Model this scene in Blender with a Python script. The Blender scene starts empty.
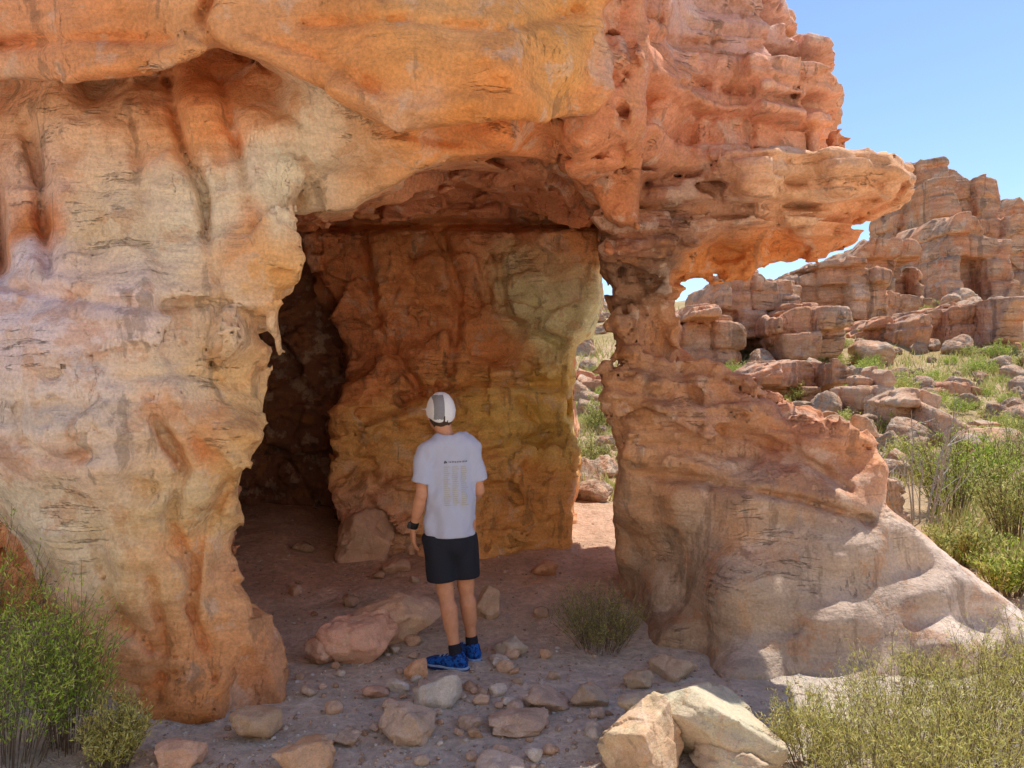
import bpy, bmesh, math, random
import numpy as np
from mathutils import Vector, Matrix
from mathutils.bvhtree import BVHTree
random.seed(7)
rng = np.random.default_rng(7)
F = 773.0; CH = 1.7
C = bpy.context.scene.collection
def P(px, py, Y): return np.array([(px-512)/F*Y, Y, CH-(py-384)/F*Y])
def lin(c):
    c = np.array(c, float)/255.0
    return np.where(c <= .04045, c/12.92, ((c+.055)/1.055)**2.4)

# ---------------------------------------------------------------- noise
_T = (rng.random((64, 64, 64)).astype(np.float32)*2-1)
_J = rng.random((32, 32, 32, 7)).astype(np.float32)
def vn(x, y, z):
    xi = np.floor(x).astype(np.int32); yi = np.floor(y).astype(np.int32); zi = np.floor(z).astype(np.int32)
    fx = (x-xi).astype(np.float32); fy = (y-yi).astype(np.float32); fz = (z-zi).astype(np.float32)
    fx = fx*fx*(3-2*fx); fy = fy*fy*(3-2*fy); fz = fz*fz*(3-2*fz)
    x0 = xi & 63; x1 = (xi+1) & 63; y0 = yi & 63; y1 = (yi+1) & 63; z0 = zi & 63; z1 = (zi+1) & 63
    a = _T[x0, y0, z0]*(1-fx)+_T[x1, y0, z0]*fx
    b = _T[x0, y1, z0]*(1-fx)+_T[x1, y1, z0]*fx
    c = _T[x0, y0, z1]*(1-fx)+_T[x1, y0, z1]*fx
    d = _T[x0, y1, z1]*(1-fx)+_T[x1, y1, z1]*fx
    a = a*(1-fy)+b*fy; c = c*(1-fy)+d*fy
    return a*(1-fz)+c*fz
def fbm(x, y, z, o=3, off=0.0):
    s = 0; a = 1.0; t = 0
    for i in range(o):
        s = s+a*vn(x+off+i*11.3, y+off*1.7+i*5.1, z+off*.6+i*7.7); t += a
        a *= .5; x = x*2.03; y = y*2.03; z = z*2.03
    return s/t
def facets(x, y, z, tilt=1.2):
    """each cell of a jittered lattice gets its own tilted plane: broken, flaked faces with sharp edges"""
    xi = np.floor(x).astype(np.int32); yi = np.floor(y).astype(np.int32); zi = np.floor(z).astype(np.int32)
    best = np.full(x.shape, 9., np.float32); val = np.zeros(x.shape, np.float32)
    for dx in (-1, 0, 1):
        for dy in (-1, 0, 1):
            for dz in (-1, 0, 1):
                j = _J[(xi+dx) & 31, (yi+dy) & 31, (zi+dz) & 31]
                px = (xi+dx+j[:, 0]-x).astype(np.float32); py = (yi+dy+j[:, 1]-y).astype(np.float32); pz = (zi+dz+j[:, 2]-z).astype(np.float32)
                q = px*px+py*py+pz*pz; m = q < best
                v = (j[:, 3]-.5)*1.6+tilt*(px*(j[:, 4]-.5)+py*(j[:, 5]-.5)+pz*(j[:, 6]-.5))*2
                best = np.where(m, q, best); val = np.where(m, v, val)
    return val

# ---------------------------------------------------------------- surface extraction
def snets(d, xs, ys, zs):
    s = d < 0
    c = np.zeros(tuple(n-1 for n in d.shape), np.int8)
    for a in (0, 1):
        for b in (0, 1):
            for e in (0, 1):
                c += s[a:s.shape[0]-1+a, b:s.shape[1]-1+b, e:s.shape[2]-1+e]
    mask = (c > 0) & (c < 8)
    idx = np.full(mask.shape, -1, np.int32)
    i, j, k = np.nonzero(mask); n = len(i)
    idx[i, j, k] = np.arange(n)
    D = {(a, b, e): d[i+a, j+b, k+e] for a in (0, 1) for b in (0, 1) for e in (0, 1)}
    acc = np.zeros((n, 3)); cnt = np.zeros(n)
    for A in D:
        for ax in range(3):
            if A[ax] == 0:
                B = list(A); B[ax] = 1; B = tuple(B)
                va = D[A]; vb = D[B]; cr = (va < 0) != (vb < 0)
                t = np.where(cr, va/np.where(cr, va-vb, 1), 0)
                for q in range(3):
                    acc[:, q] += cr*((A[q]+t) if q == ax else A[q])
                cnt += cr
    pos = acc/cnt[:, None]+np.stack([i, j, k], 1)
    V = np.stack([np.interp(pos[:, 0], np.arange(len(xs)), xs), np.interp(pos[:, 1], np.arange(len(ys)), ys), np.interp(pos[:, 2], np.arange(len(zs)), zs)], 1)
    out = []
    def add(q, low):
        out.append(np.where(low[:, None], q, q[:, ::-1]))
    m = (s[:-1, 1:-1, 1:-1] != s[1:, 1:-1, 1:-1]); i, j, k = np.nonzero(m); j = j+1; k = k+1
    add(np.stack([idx[i, j-1, k-1], idx[i, j, k-1], idx[i, j, k], idx[i, j-1, k]], 1), s[i, j, k])
    m = (s[1:-1, :-1, 1:-1] != s[1:-1, 1:, 1:-1]); i, j, k = np.nonzero(m); i = i+1; k = k+1
    add(np.stack([idx[i-1, j, k-1], idx[i-1, j, k], idx[i, j, k], idx[i, j, k-1]], 1), s[i, j, k])
    m = (s[1:-1, 1:-1, :-1] != s[1:-1, 1:-1, 1:]); i, j, k = np.nonzero(m); i = i+1; j = j+1
    add(np.stack([idx[i-1, j-1, k], idx[i, j-1, k], idx[i, j, k], idx[i-1, j, k]], 1), s[i, j, k])
    return V, np.concatenate(out)
def drop_crumbs(V, Q, frac=.05):
    a = np.concatenate([Q[:, 0], Q[:, 1], Q[:, 2]]); b = np.concatenate([Q[:, 1], Q[:, 2], Q[:, 3]])
    l = np.arange(len(V))
    for _ in range(200):
        la, lb = l[a], l[b]; df = la != lb
        if not df.any(): break
        m = np.minimum(la[df], lb[df]); np.minimum.at(l, la[df], m); np.minimum.at(l, lb[df], m)
        l = l[l]; l = l[l]
    cnt = np.bincount(l, minlength=len(V)); keep = cnt[l] >= frac*len(V)
    new = np.cumsum(keep)-1; fk = keep[Q[:, 0]]
    return V[keep], new[Q[fk]]

def raw_mesh(name, V, Q, col=None, smooth=True):
    me = bpy.data.meshes.new(name)
    V = np.asarray(V, np.float32); Q = np.asarray(Q, np.int32); w = Q.shape[1]
    me.vertices.add(len(V)); me.loops.add(Q.size); me.polygons.add(len(Q))
    me.vertices.foreach_set('co', V.ravel())
    me.loops.foreach_set('vertex_index', Q.ravel())
    me.polygons.foreach_set('loop_start', np.arange(len(Q), dtype=np.int32)*w)
    me.update(calc_edges=True)
    me.polygons.foreach_set('use_smooth', np.full(len(Q), smooth, bool))
    if col is not None:
        at = me.color_attributes.new('Col', 'FLOAT_COLOR', 'POINT')
        c4 = np.ones((len(V), 4), np.float32); c4[:, :3] = col
        at.data.foreach_set('color', c4.ravel())
    me.update()
    return me
def obj(name, me, mat=None, parent=None, loc=(0, 0, 0)):
    o = bpy.data.objects.new(name, me); C.objects.link(o)
    if mat is not None and me is not None and not me.materials: me.materials.append(mat)
    o.parent = parent; o.location = loc
    return o
def tag(o, label=None, cat=None, group=None, kind=None):
    if label: o['label'] = label
    if cat: o['category'] = cat
    if group: o['group'] = group
    if kind: o['kind'] = kind
    return o
def empty(name, loc, label, cat, group=None, rz=0):
    o = bpy.data.objects.new(name, None); C.objects.link(o); o.location = loc; o.rotation_euler = (0, 0, rz); o.empty_display_size = .2
    return tag(o, label, cat, group)
def submesh(V, Q, fm, shift=(0, 0, 0)):
    q = Q[fm]; u, inv = np.unique(q, return_inverse=True)
    return V[u]-np.array(shift), inv.reshape(q.shape), u

# ---------------------------------------------------------------- materials
class NT:
    def __init__(s, name):
        s.m = bpy.data.materials.new(name); s.m.use_nodes = True
        s.t = s.m.node_tree; s.t.nodes.clear()
        s.out = s.t.nodes.new('ShaderNodeOutputMaterial')
        s.tc = s.t.nodes.new('ShaderNodeTexCoord')
    def n(s, typ, **k):
        o = s.t.nodes.new(typ)
        for a, b in k.items(): setattr(o, a, b)
        return o
    def l(s, a, b): s.t.links.new(a, b)
    def mapv(s, scale=(1, 1, 1), src=None):
        m = s.n('ShaderNodeMapping'); m.inputs['Scale'].default_value = scale
        s.l(src or s.tc.outputs['Object'], m.inputs[0]); return m.outputs[0]
    def noise(s, scale, detail=6, rough=.6, vec=None, dist=0):
        o = s.n('ShaderNodeTexNoise'); o.inputs['Scale'].default_value = scale; o.inputs['Detail'].default_value = detail
        o.inputs['Roughness'].default_value = rough; o.inputs['Distortion'].default_value = dist
        s.l(vec or s.tc.outputs['Object'], o.inputs['Vector']); return o.outputs[0]
    def ramp(s, src, a, b, lo=0., hi=1.):
        o = s.n('ShaderNodeMapRange'); o.interpolation_type = 'SMOOTHSTEP'
        for q, v in ((1, a), (2, b), (3, lo), (4, hi)): o.inputs[q].default_value = v
        s.l(src, o.inputs[0]); return o.outputs[0]
    def mix(s, fac, a, b, mode='MIX'):
        o = s.n('ShaderNodeMix'); o.data_type = 'RGBA'; o.blend_type = mode
        for sock, v in ((o.inputs[0], fac), (o.inputs[6], a), (o.inputs[7], b)):
            if isinstance(v, (int, float)): sock.default_value = v
            elif isinstance(v, (tuple, list, np.ndarray)): sock.default_value = (float(v[0]), float(v[1]), float(v[2]), 1)
            else: s.l(v, sock)
        return o.outputs[2]
    def math(s, op, a, b=0.):
        o = s.n('ShaderNodeMath', operation=op)
        for i, v in enumerate((a, b)):
            if isinstance(v, (int, float)): o.inputs[i].default_value = v
            else: s.l(v, o.inputs[i])
        return o.outputs[0]
    def vmath(s, op, a, b):
        o = s.n('ShaderNodeVectorMath', operation=op)
        for i, v in enumerate((a, b)):
            if isinstance(v, tuple): o.inputs[i].default_value = v
            else: s.l(v, o.inputs[i])
        return o
    def comb(s, v):
        o = s.n('ShaderNodeCombineColor')
        for i in range(3): s.l(v, o.inputs[i])
        return o.outputs[0]
    def wsum(s, terms):
        r = None
        for v, w in terms:
            q = s.math('MULTIPLY', v, w); r = q if r is None else s.math('ADD', r, q)
        return r
    def chips(s, scale, vec):
        """height of randomly tilted planes, one per cell: chiselled faces"""
        v = s.n('ShaderNodeTexVoronoi', feature='F1'); v.inputs['Scale'].default_value = scale; s.l(vec, v.inputs['Vector'])
        df = s.vmath('SUBTRACT', vec, v.outputs['Position']); rc = s.vmath('SUBTRACT', v.outputs['Color'], (.5, .5, .5))
        return s.vmath('DOT_PRODUCT', df.outputs[0], rc.outputs[0]).outputs['Value']
    def bump(s, h, dist, strength=1., prev=None):
        o = s.n('ShaderNodeBump'); o.inputs['Distance'].default_value = dist; o.inputs['Strength'].default_value = strength
        s.l(h, o.inputs['Height'])
        if prev: s.l(prev, o.inputs['Normal'])
        return o.outputs[0]
    def bsdf(s, col, rough=.9, nrm=None, spec=.2):
        b = s.n('ShaderNodeBsdfPrincipled')
        if isinstance(col, (tuple, list, np.ndarray)): b.inputs['Base Color'].default_value = (float(col[0]), float(col[1]), float(col[2]), 1)
        else: s.l(col, b.inputs['Base Color'])
        b.inputs['Roughness'].default_value = rough
        b.inputs['Specular IOR Level'].default_value = spec
        if nrm: s.l(nrm, b.inputs['Normal'])
        s.l(b.outputs[0], s.out.inputs[0]); return b

def rock_mat(name, attr=True, base=(.4, .2, .09), alt=(.3, .2, .13), k=1.0, strata=.3, rust=.5, stain=.45, bumps=1.0, cracks=0.0):
    t = NT(name)
    nz = t.n('ShaderNodeTexNoise'); nz.inputs['Scale'].default_value = 2.4*k; nz.inputs['Detail'].default_value = 4
    t.l(t.tc.outputs['Object'], nz.inputs['Vector'])
    wo = t.vmath('SUBTRACT', nz.outputs[1], (.5, .5, .5)); sc = t.n('ShaderNodeVectorMath', operation='SCALE'); t.l(wo.outputs[0], sc.inputs[0]); sc.inputs['Scale'].default_value = .12/k
    wv = t.vmath('ADD', t.tc.outputs['Object'], sc.outputs[0]).outputs[0]
    big = nz.outputs[0]
    med = t.noise(4.2*k, 8, .62, vec=wv)
    fin = t.noise(60*k, 4, .68)
    if attr:
        a = t.n('ShaderNodeAttribute'); a.attribute_name = 'Col'; col = a.outputs['Color']
    else:
        oi = t.n('ShaderNodeObjectInfo')
        col = t.mix(t.ramp(big, .4, .6), base, alt)
        col = t.mix(t.math('MULTIPLY', oi.outputs['Random'], .5), col, alt)
    col = t.mix(t.ramp(med, .55, .60, 0, rust), col, (.64, .27, .09), 'MIX')
    col = t.mix(t.ramp(med, .45, .38, 0, .4), col, (.82, .64, .49), 'MIX')
    st = t.noise(2.6*k, 8, .64, vec=t.mapv((2.2, 2.2, .30), wv))
    col = t.mix(t.ramp(st, .57, .63, 0, stain), col, (.18, .115, .08), 'MIX')
    col = t.mix(t.ramp(st, .42, .36, 0, .3), col, (.72, .38, .17), 'MIX')
    w = t.noise(1.0, 8, .70, vec=t.mapv((.7*k, .7*k, 9*k), wv))
    col = t.mix(strata, col, t.comb(t.ramp(w, .42, .58, .55, 1.38)), 'MULTIPLY')
    col = t.mix(1.0, col, t.comb(t.ramp(fin, .3, .7, .85, 1.12)), 'MULTIPLY')
    ch1 = t.chips(2.0*k, wv); ch2 = t.chips(6*k, wv); ch3 = t.chips(17*k, wv)
    terms = [(ch1, .34*bumps), (ch2, .32*bumps), (ch3, .26*bumps), (med, .05*bumps/k), (w, .034*(.5+strata)/k), (fin, .0045/k)]
    if cracks > 0:
        # a few bedding partings and joints following the strata noise, broken up by a broad mask
        c1 = t.ramp(t.math('ABSOLUTE', t.math('SUBTRACT', w, .5)), .0, .008, 1, 0)
        c2 = t.ramp(t.math('ABSOLUTE', t.math('SUBTRACT', st, .5)), .0, .005, 1, 0)
        ck = t.math('MAXIMUM', t.math('MULTIPLY', c1, t.ramp(big, .56, .62)), t.math('MULTIPLY', c2, t.ramp(big, .42, .36)))
        col = t.mix(t.math('MULTIPLY', ck, cracks), col, (.18, .11, .075), 'MIX')
        terms.append((ck, -.018*cracks/k))
    t.bsdf(col, .92, t.bump(t.wsum(terms), 1.0), .12)
    return t.m

def leaf_mat(name):
    t = NT(name)
    a = t.n('ShaderNodeAttribute'); a.attribute_name = 'Col'
    b = t.n('ShaderNodeBsdfDiffuse'); t.l(a.outputs['Color'], b.inputs['Color'])
    tr = t.n('ShaderNodeBsdfTranslucent'); t.l(a.outputs['Color'], tr.inputs[0])
    mx = t.n('ShaderNodeMixShader'); mx.inputs[0].default_value = .35
    t.l(b.outputs[0], mx.inputs[1]); t.l(tr.outputs[0], mx.inputs[2]); t.l(mx.outputs[0], t.out.inputs[0])
    return t.m
def simple(name, col, rough=.7, var=.15, sc=60, bump=.001, spec=.3):
    t = NT(name)
    nz = t.noise(sc, 4)
    c = t.mix(1.0, col, t.comb(t.ramp(nz, .3, .7, 1-var, 1+var)), 'MULTIPLY')
    t.bsdf(c, rough, t.bump(nz, bump), spec); return t.m

M_arch = rock_mat('arch_sandstone', rust=.34, stain=.42, strata=.17, cracks=.35)
M_out = rock_mat('outcrop_sandstone', False, (.72, .32, .17), (.64, .39, .25), .25, .35, .3, .5, bumps=1.2, cracks=.7)
M_stone = rock_mat('loose_stone', True, k=2.4, strata=.06, rust=.05, stain=.12, bumps=.8)
M_bould = rock_mat('slope_boulder', False, (.70, .38, .22), (.66, .49, .35), .8, .3, .15, .35, cracks=.3)
M_leaf = leaf_mat('leaves')
M_stem = simple('woody_stem', (.2, .145, .10), .85, .3, 40, .002)

# ---------------------------------------------------------------- ground
def sst(a, b, x):
    t = np.clip((x-a)/(b-a), 0, 1); return t*t*(3-2*t)
_gy = [-400, -60, -9, -1.0, 5, 8, 12, 20, 40, 60, 90, 160, 900]; _gz = [17, 15, 8, 0, 0, .28, .42, 1.5, 4.9, 8.0, 9, 6, 0]  # rise behind the camera is added, unseen, to bounce sunlight onto the rock
def gh(x, y):
    x = np.asarray(x, float); y = np.asarray(y, float)
    h = np.interp(y, _gy, _gz)
    amp = np.clip((y-8)*.018, 0, .9)
    h = h+amp*fbm(x*.12, y*.12, x*0+3.3, 4)*1.6
    h = h+.05*fbm(x*.9, y*.9, x*0+1.5, 3)+.034*fbm(x*4.5, y*4.5, x*0+8.5, 3)
    h = h+.10*sst(-1.6, -2.4, x)*sst(2.5, 3.6, y)
    return h
def on_ground(px, py):
    Y = CH*F/(py-384)
    for _ in range(12):
        z = float(gh((px-512)/F*Y, Y)); Y = .5*Y+.5*(CH-z)*F/(py-384)
    return (px-512)/F*Y, Y
def axis(fine0, fine1, step, lo, hi, g=1.06):
    a = list(np.arange(fine0, fine1, step)); s = step
    while a[-1] < hi: s *= g; a.append(a[-1]+s)
    s = step
    while a[0] > lo: s *= g; a.insert(0, a[0]-s)
    return np.array(a)
gx = axis(-3, 3.2, .035, -500, 500); gyv = axis(2.6, 8.5, .035, -200, 800)
GX, GY = np.meshgrid(gx, gyv, indexing='ij'); GZ = gh(GX.ravel(), GY.ravel())
nxg, nyg = GX.shape
ii = np.arange(nxg*nyg).reshape(nxg, nyg)
Qg = np.stack([ii[:-1, :-1], ii[1:, :-1], ii[1:, 1:], ii[:-1, 1:]], -1).reshape(-1, 4)
X = GX.ravel(); Y = GY.ravel()
c_near = lin((240, 222, 202)); c_cave = lin((234, 194, 164)); c_out = lin((212, 180, 140)); c_far = lin((190, 164, 114)); c_bounce = lin((242, 220, 192))  # last one: unseen ground behind the camera, made pale to bounce light
m0 = (1-sst(.2, 2.4, Y))[:, None]
m1 = sst(4.8, 6.4, Y+.5*fbm(X, Y, X*0, 3))[:, None]
m2 = np.maximum(sst(8.2, 9.5, Y), sst(2.0, 3.0, X)*sst(5, 7, Y))[:, None]
m3 = (sst(-.1, .35, fbm(X*.35, Y*.35, X*0+9, 4))*sst(10, 20, Y))[:, None]
gc = c_near*(1-m1)+c_cave*m1; gc = gc*(1-m0)+c_bounce*m0; gc = gc*(1-m2)+c_out*m2; gc = gc*(1-m3)+c_far*m3
t = NT('dusty_ground'); a = t.n('ShaderNodeAttribute'); a.attribute_name = 'Col'
n1 = t.noise(2.2, 6, .68); n2 = t.noise(22, 6, .72); n3 = t.noise(110, 3, .6)
col = t.mix(1., a.outputs['Color'], t.comb(t.ramp(n1, .35, .65, .84, 1.08)), 'MULTIPLY')
col = t.mix(1., col, t.comb(t.ramp(n2, .32, .68, .78, 1.12)), 'MULTIPLY')
col = t.mix(t.ramp(n3, .58, .68, 0, .3), col, (.45, .38, .31))
t.bsdf(col, .95, t.bump(t.wsum([(n1, .08), (n2, .04), (n3, .006)]), 1), .1)
tag(obj('ground', raw_mesh('ground', np.stack([X, Y, GZ], 1), Qg, gc), t.m), kind='structure')

# ---------------------------------------------------------------- the rock arch (solid field -> mesh)
MS = 4.0
mpx = np.arange(-760, 1560, MS); mpy = np.arange(-760, 960, MS)
MPX, MPY = np.meshgrid(mpx, mpy, indexing='ij')
def poly_map(pts, X=None, Y=None):
    X = MPX if X is None else X; Y = MPY if Y is None else Y
    pts = np.array(pts, float); d = np.full(X.shape, 1e18); ins = np.zeros(X.shape, bool)
    n = len(pts)
    for i in range(n):
        ax, ay = pts[i]; bx, by = pts[(i+1) % n]
        ex, ey = bx-ax, by-ay
        t = np.clip(((X-ax)*ex+(Y-ay)*ey)/(ex*ex+ey*ey+1e-9), 0, 1)
        d = np.minimum(d, (X-ax-t*ex)**2+(Y-ay-t*ey)**2)
        if ay != by:
            cr = ((ay > Y) != (by > Y)) & (X < (bx-ax)*(Y-ay)/(by-ay)+ax); ins ^= cr
    d = np.sqrt(d); return np.where(ins, -d, d)
def line_dist(pts):
    d = np.full(MPX.shape, 1e18)
    for (ax, ay), (bx, by) in zip(pts[:-1], pts[1:]):
        ex, ey = bx-ax, by-ay
        t = np.clip(((MPX-ax)*ex+(MPY-ay)*ey)/(ex*ex+ey*ey+1e-9), 0, 1)
        d = np.minimum(d, (MPX-ax-t*ex)**2+(MPY-ay-t*ey)**2)
    return np.sqrt(d)
def depth_map(samples, feats=()):
    w = 0; s = 0
    for (px, py, Y) in samples:
        q = 1.0/((MPX-px)**2+(MPY-py)**2+18**2)**1.8
        w = w+q; s = s+q*Y
    m = s/w
    wob = 4*fbm(MPX*.03, MPY*.03, MPX*0, 3)
    for pts, width, dep in feats: m = m+dep*np.exp(-(np.abs(line_dist(pts)+wob)/width)**2)
    return m
def smp(m, pxv, pyv):
    u = np.clip((pxv-mpx[0])/MS, 0, len(mpx)-1.001); v = np.clip((pyv-mpy[0])/MS, 0, len(mpy)-1.001)
    i = u.astype(int); t = (u-i)[:, None]; A = m[i]*(1-t)+m[i+1]*t
    j = v.astype(int); s = (v-j)[None, :]; return A[:, j]*(1-s)+A[:, j+1]*s
def smax(a, b, k):
    h = np.maximum(k-np.abs(a-b), 0)/k; return np.maximum(a, b)+h*h*k*.25
def smin(a, b, k):
    h = np.maximum(k-np.abs(a-b), 0)/k; return np.minimum(a, b)-h*h*k*.25

VS = .0245
xs = np.arange(-4.2, 4.2, VS)
ys = np.concatenate([np.arange(2.9, 5.9, .0255), np.arange(5.9, 8.0, .036), np.arange(8.0, 10.7, .07)])
zs = np.arange(-.25, 5.75, VS)
def comp(keys, yf, yb, k=.3, kb=.4):
    maps = [(Y, poly_map(p)) for Y, p in keys]
    V = np.empty((len(xs), len(ys), len(zs)), np.float32)
    for j, y in enumerate(ys):
        pxv = 512+F*xs/y; pyv = 384-F*(zs-CH)/y
        if len(maps) == 1 or y <= maps[0][0]: m = maps[0][1]
        elif y >= maps[-1][0]: m = maps[-1][1]
        else:
            for (Ya, ma), (Yb, mb) in zip(maps[:-1], maps[1:]):
                if Ya <= y <= Yb:
                    q = (y-Ya)/(Yb-Ya); m = ma*(1-q)+mb*q; break
        d = smp(m, pxv, pyv)*y/F
        d = smax(d, (smp(yf, pxv, pyv)-y)*.8, k)
        V[:, j, :] = smax(d, y-yb, kb)
    return V

PILLAR = [(-500, 60), (0, 60), (200, 40), (300, 80), (316, 108), (306, 150), (304, 185), (290, 222), (292, 245), (308, 262), (299, 284), (268, 296), (264, 330), (278, 352), (270, 390), (250, 440), (236, 490), (240, 550), (257, 600), (274, 650), (280, 690), (270, 730), (270, 860), (90, 860), (118, 720), (80, 625), (40, 580), (5, 520), (-80, 500), (-500, 540)]
PILLAR_B = [(x-34 if x > 200 else x, y) for x, y in PILLAR]
def pillar_c():
    return comp([(4.15, PILLAR), (5.3, PILLAR_B)],
    depth_map([(0, 82, 4.5), (100, 84, 4.42), (150, 78, 4.4), (215, 58, 4.4), (290, 90, 4.25), (60, 105, 4.12), (100, 130, 4.0), (130, 105, 4.1), (200, 115, 4.0), (60, 130, 4.05), (270, 130, 4.0), (303, 190, 4.12), (20, 200, 4.1), (70, 190, 3.98), (110, 220, 3.9), (180, 200, 3.95), (250, 200, 3.95), (250, 262, 3.98), (285, 265, 4.02), (260, 310, 4.1), (40, 290, 3.85), (50, 330, 3.72), (130, 320, 3.72), (220, 330, 3.9), (265, 380, 4.25),
      (60, 430, 3.62), (100, 460, 3.6), (150, 410, 3.72), (170, 470, 3.75), (225, 450, 3.9), (60, 520, 3.85), (130, 560, 3.8), (190, 560, 3.92), (235, 560, 4.2), (150, 640, 3.9), (200, 680, 3.9), (255, 680, 4.2), (130, 720, 3.95), (-200, 300, 3.9), (0, 560, 4.4), (-200, 100, 4.3), (-200, 600, 4.6)],
      [([(26, 120), (42, 180), (47, 270)], 7, .13), ([(168, 80), (182, 150), (204, 190), (208, 240)], 5, .16), ([(218, 80), (238, 150), (252, 205)], 4, .10), ([(132, 95), (142, 190), (150, 260)], 5, .06),
       ([(0, 285), (60, 296), (150, 308), (250, 296)], 4, .08), ([(155, 420), (185, 470), (170, 520), (190, 560)], 5, .12), ([(230, 480), (200, 540), (190, 610), (215, 680)], 5, .13),
       ([(20, 400), (18, 440), (60, 462), (90, 455)], 5, .09), ([(130, 485), (150, 490)], 8, .09), ([(-20, 175), (-5, 265)], 12, .5), ([(95, 530), (110, 600), (150, 650)], 5, .08), ([(210, 250), (220, 300), (205, 350), (225, 400)], 4, .07), ([(150, 580), (165, 640), (160, 700)], 5, .09), ([(110, 380), (180, 372), (240, 388)], 4, .06)]),
    5.6, .14)
BULGE = [(-500, -700), (-500, 60), (0, 80), (80, 80), (150, 71), (215, 42), (260, 55), (300, 78), (350, 105), (400, 128), (450, 124), (500, 116), (550, 124), (596, 118), (614, 90), (612, 50), (600, 10), (660, -60), (660, -700)]
def bulge_c():
    return comp([(3.4, BULGE)],
    depth_map([(0, 0, 3.7), (0, 70, 3.8), (100, 30, 3.6), (200, 10, 3.5), (300, 40, 3.5), (400, 60, 3.38), (500, 60, 3.42), (560, 60, 3.65), (604, 60, 4.0), (590, 100, 3.95), (590, 10, 3.9), (380, 110, 3.5), (500, 100, 3.5), (450, -200, 3.3), (0, -200, 3.6), (200, -200, 3.4), (640, -200, 3.8), (300, -500, 3.9), (-400, 0, 3.9)],  # samples above the frame lean the roof outward, unseen, to shade the front
      [([(215, 45), (200, 20), (210, 0)], 4, .12), ([(300, 25), (400, 20), (500, 30), (580, 10)], 4, .07), ([(330, 90), (420, 112), (480, 100)], 8, -.05), ([(0, 45), (80, 38), (170, 40)], 4, .09), ([(240, 30), (320, 58), (380, 90)], 4, .06)]), 6.0, .07)
SH1 = [(-500, -700), (-500, 213), (303, 213), (350, 204), (375, 190), (400, 178), (425, 166), (450, 158), (500, 155), (540, 160), (570, 174), (594, 196), (606, 224), (640, 230), (660, -300), (640, -700)]
SH2 = [(-500, -700), (-500, 260), (200, 240), (296, 214), (350, 206), (400, 186), (450, 166), (500, 162), (540, 167), (570, 182), (592, 204), (640, 226), (660, -300), (640, -700)]
SH3 = [(-500, -700), (-500, 260), (200, 230), (300, 216), (450, 208), (520, 209), (592, 219), (640, 225), (660, -300), (640, -700)]
def shell_c():
    return comp([(4.7, SH1), (5.6, SH2), (7.4, SH3)],
    depth_map([(0, 90, 4.7), (0, 200, 4.8), (200, 100, 4.6), (200, 200, 4.7), (280, 200, 4.5), (330, 110, 4.0), (400, 140, 3.95), (500, 130, 4.0), (580, 130, 4.1), (320, 150, 4.05), (400, 165, 4.25), (450, 145, 4.2), (320, 200, 4.3), (360, 190, 4.4), (540, 160, 4.5), (600, 190, 4.7), (300, -100, 4.1), (600, -100, 4.1), (0, -200, 4.2)],
      [([(380, 130), (430, 138), (490, 148)], 5, .08), ([(310, 170), (350, 175), (400, 165)], 4, .06)]), 10.4, .08)
BW = [(296, 150), (300, 225), (316, 285), (345, 335), (352, 400), (333, 425), (334, 480), (345, 505), (350, 700), (572, 700), (571, 530), (576, 460), (572, 400), (575, 345), (590, 334), (599, 305), (598, 226), (620, 150)]
def back_c():
    return comp([(7.6, BW)],
    depth_map([(320, 250, 7.9), (400, 240, 7.7), (500, 240, 7.55), (590, 240, 7.3), (340, 330, 7.9), (400, 320, 7.7), (470, 300, 7.6), (490, 340, 7.6), (515, 270, 7.22), (530, 300, 7.2), (585, 290, 7.15), (560, 325, 7.2), (540, 350, 7.5), (410, 400, 7.5), (350, 450, 7.3), (400, 450, 7.1), (480, 400, 7.1), (540, 390, 7.15), (470, 440, 7.0), (540, 460, 7.1), (400, 500, 7.0), (480, 520, 6.9), (550, 520, 7.0), (380, 540, 6.8), (450, 560, 6.7)],
      [([(400, 400), (470, 380), (560, 385)], 5, .18), ([(430, 470), (500, 450), (560, 430)], 5, .16), ([(498, 255), (506, 318), (560, 342)], 4, .2), ([(440, 230), (460, 300), (450, 370)], 5, .18), ([(360, 240), (380, 330), (420, 390)], 5, .18), ([(480, 480), (520, 500)], 6, .10), ([(300, 224), (600, 224)], 5, .4), ([(520, 400), (545, 430), (530, 470)], 5, .12)]), 9.4, .07)
def side_c():
    return comp([(5.2, [(-700, -300), (228, -300), (226, 300), (222, 500), (215, 900), (-700, 900)])], depth_map([(0, 300, 5.25), (200, 300, 5.2)]), 10.4, .3)
def recess_c():
    return comp([(9, [(-700, 50), (420, 50), (420, 900), (-700, 900)])], depth_map([(0, 300, 8.7), (300, 400, 8.5)]), 10.5, .3)
COL = [(560, 100), (585, 190), (605, 236), (607, 300), (620, 350), (604, 398), (622, 432), (613, 500), (609, 560), (622, 600), (622, 860), (1500, 860), (1300, 780), (1120, 682), (1034, 622), (934, 544), (886, 504), (890, 470), (868, 440), (806, 408), (770, 398), (716, 380), (690, 348), (683, 305), (693, 270), (690, 210), (700, 100)]
COLB = [(560, 100), (590, 190), (615, 236), (620, 300), (630, 350), (620, 398), (634, 432), (622, 500), (620, 560), (624, 600), (632, 860), (1300, 860), (1040, 690), (910, 590), (840, 520), (800, 450), (760, 410), (700, 390), (680, 348), (674, 305), (680, 270), (680, 210), (700, 100)]
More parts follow.
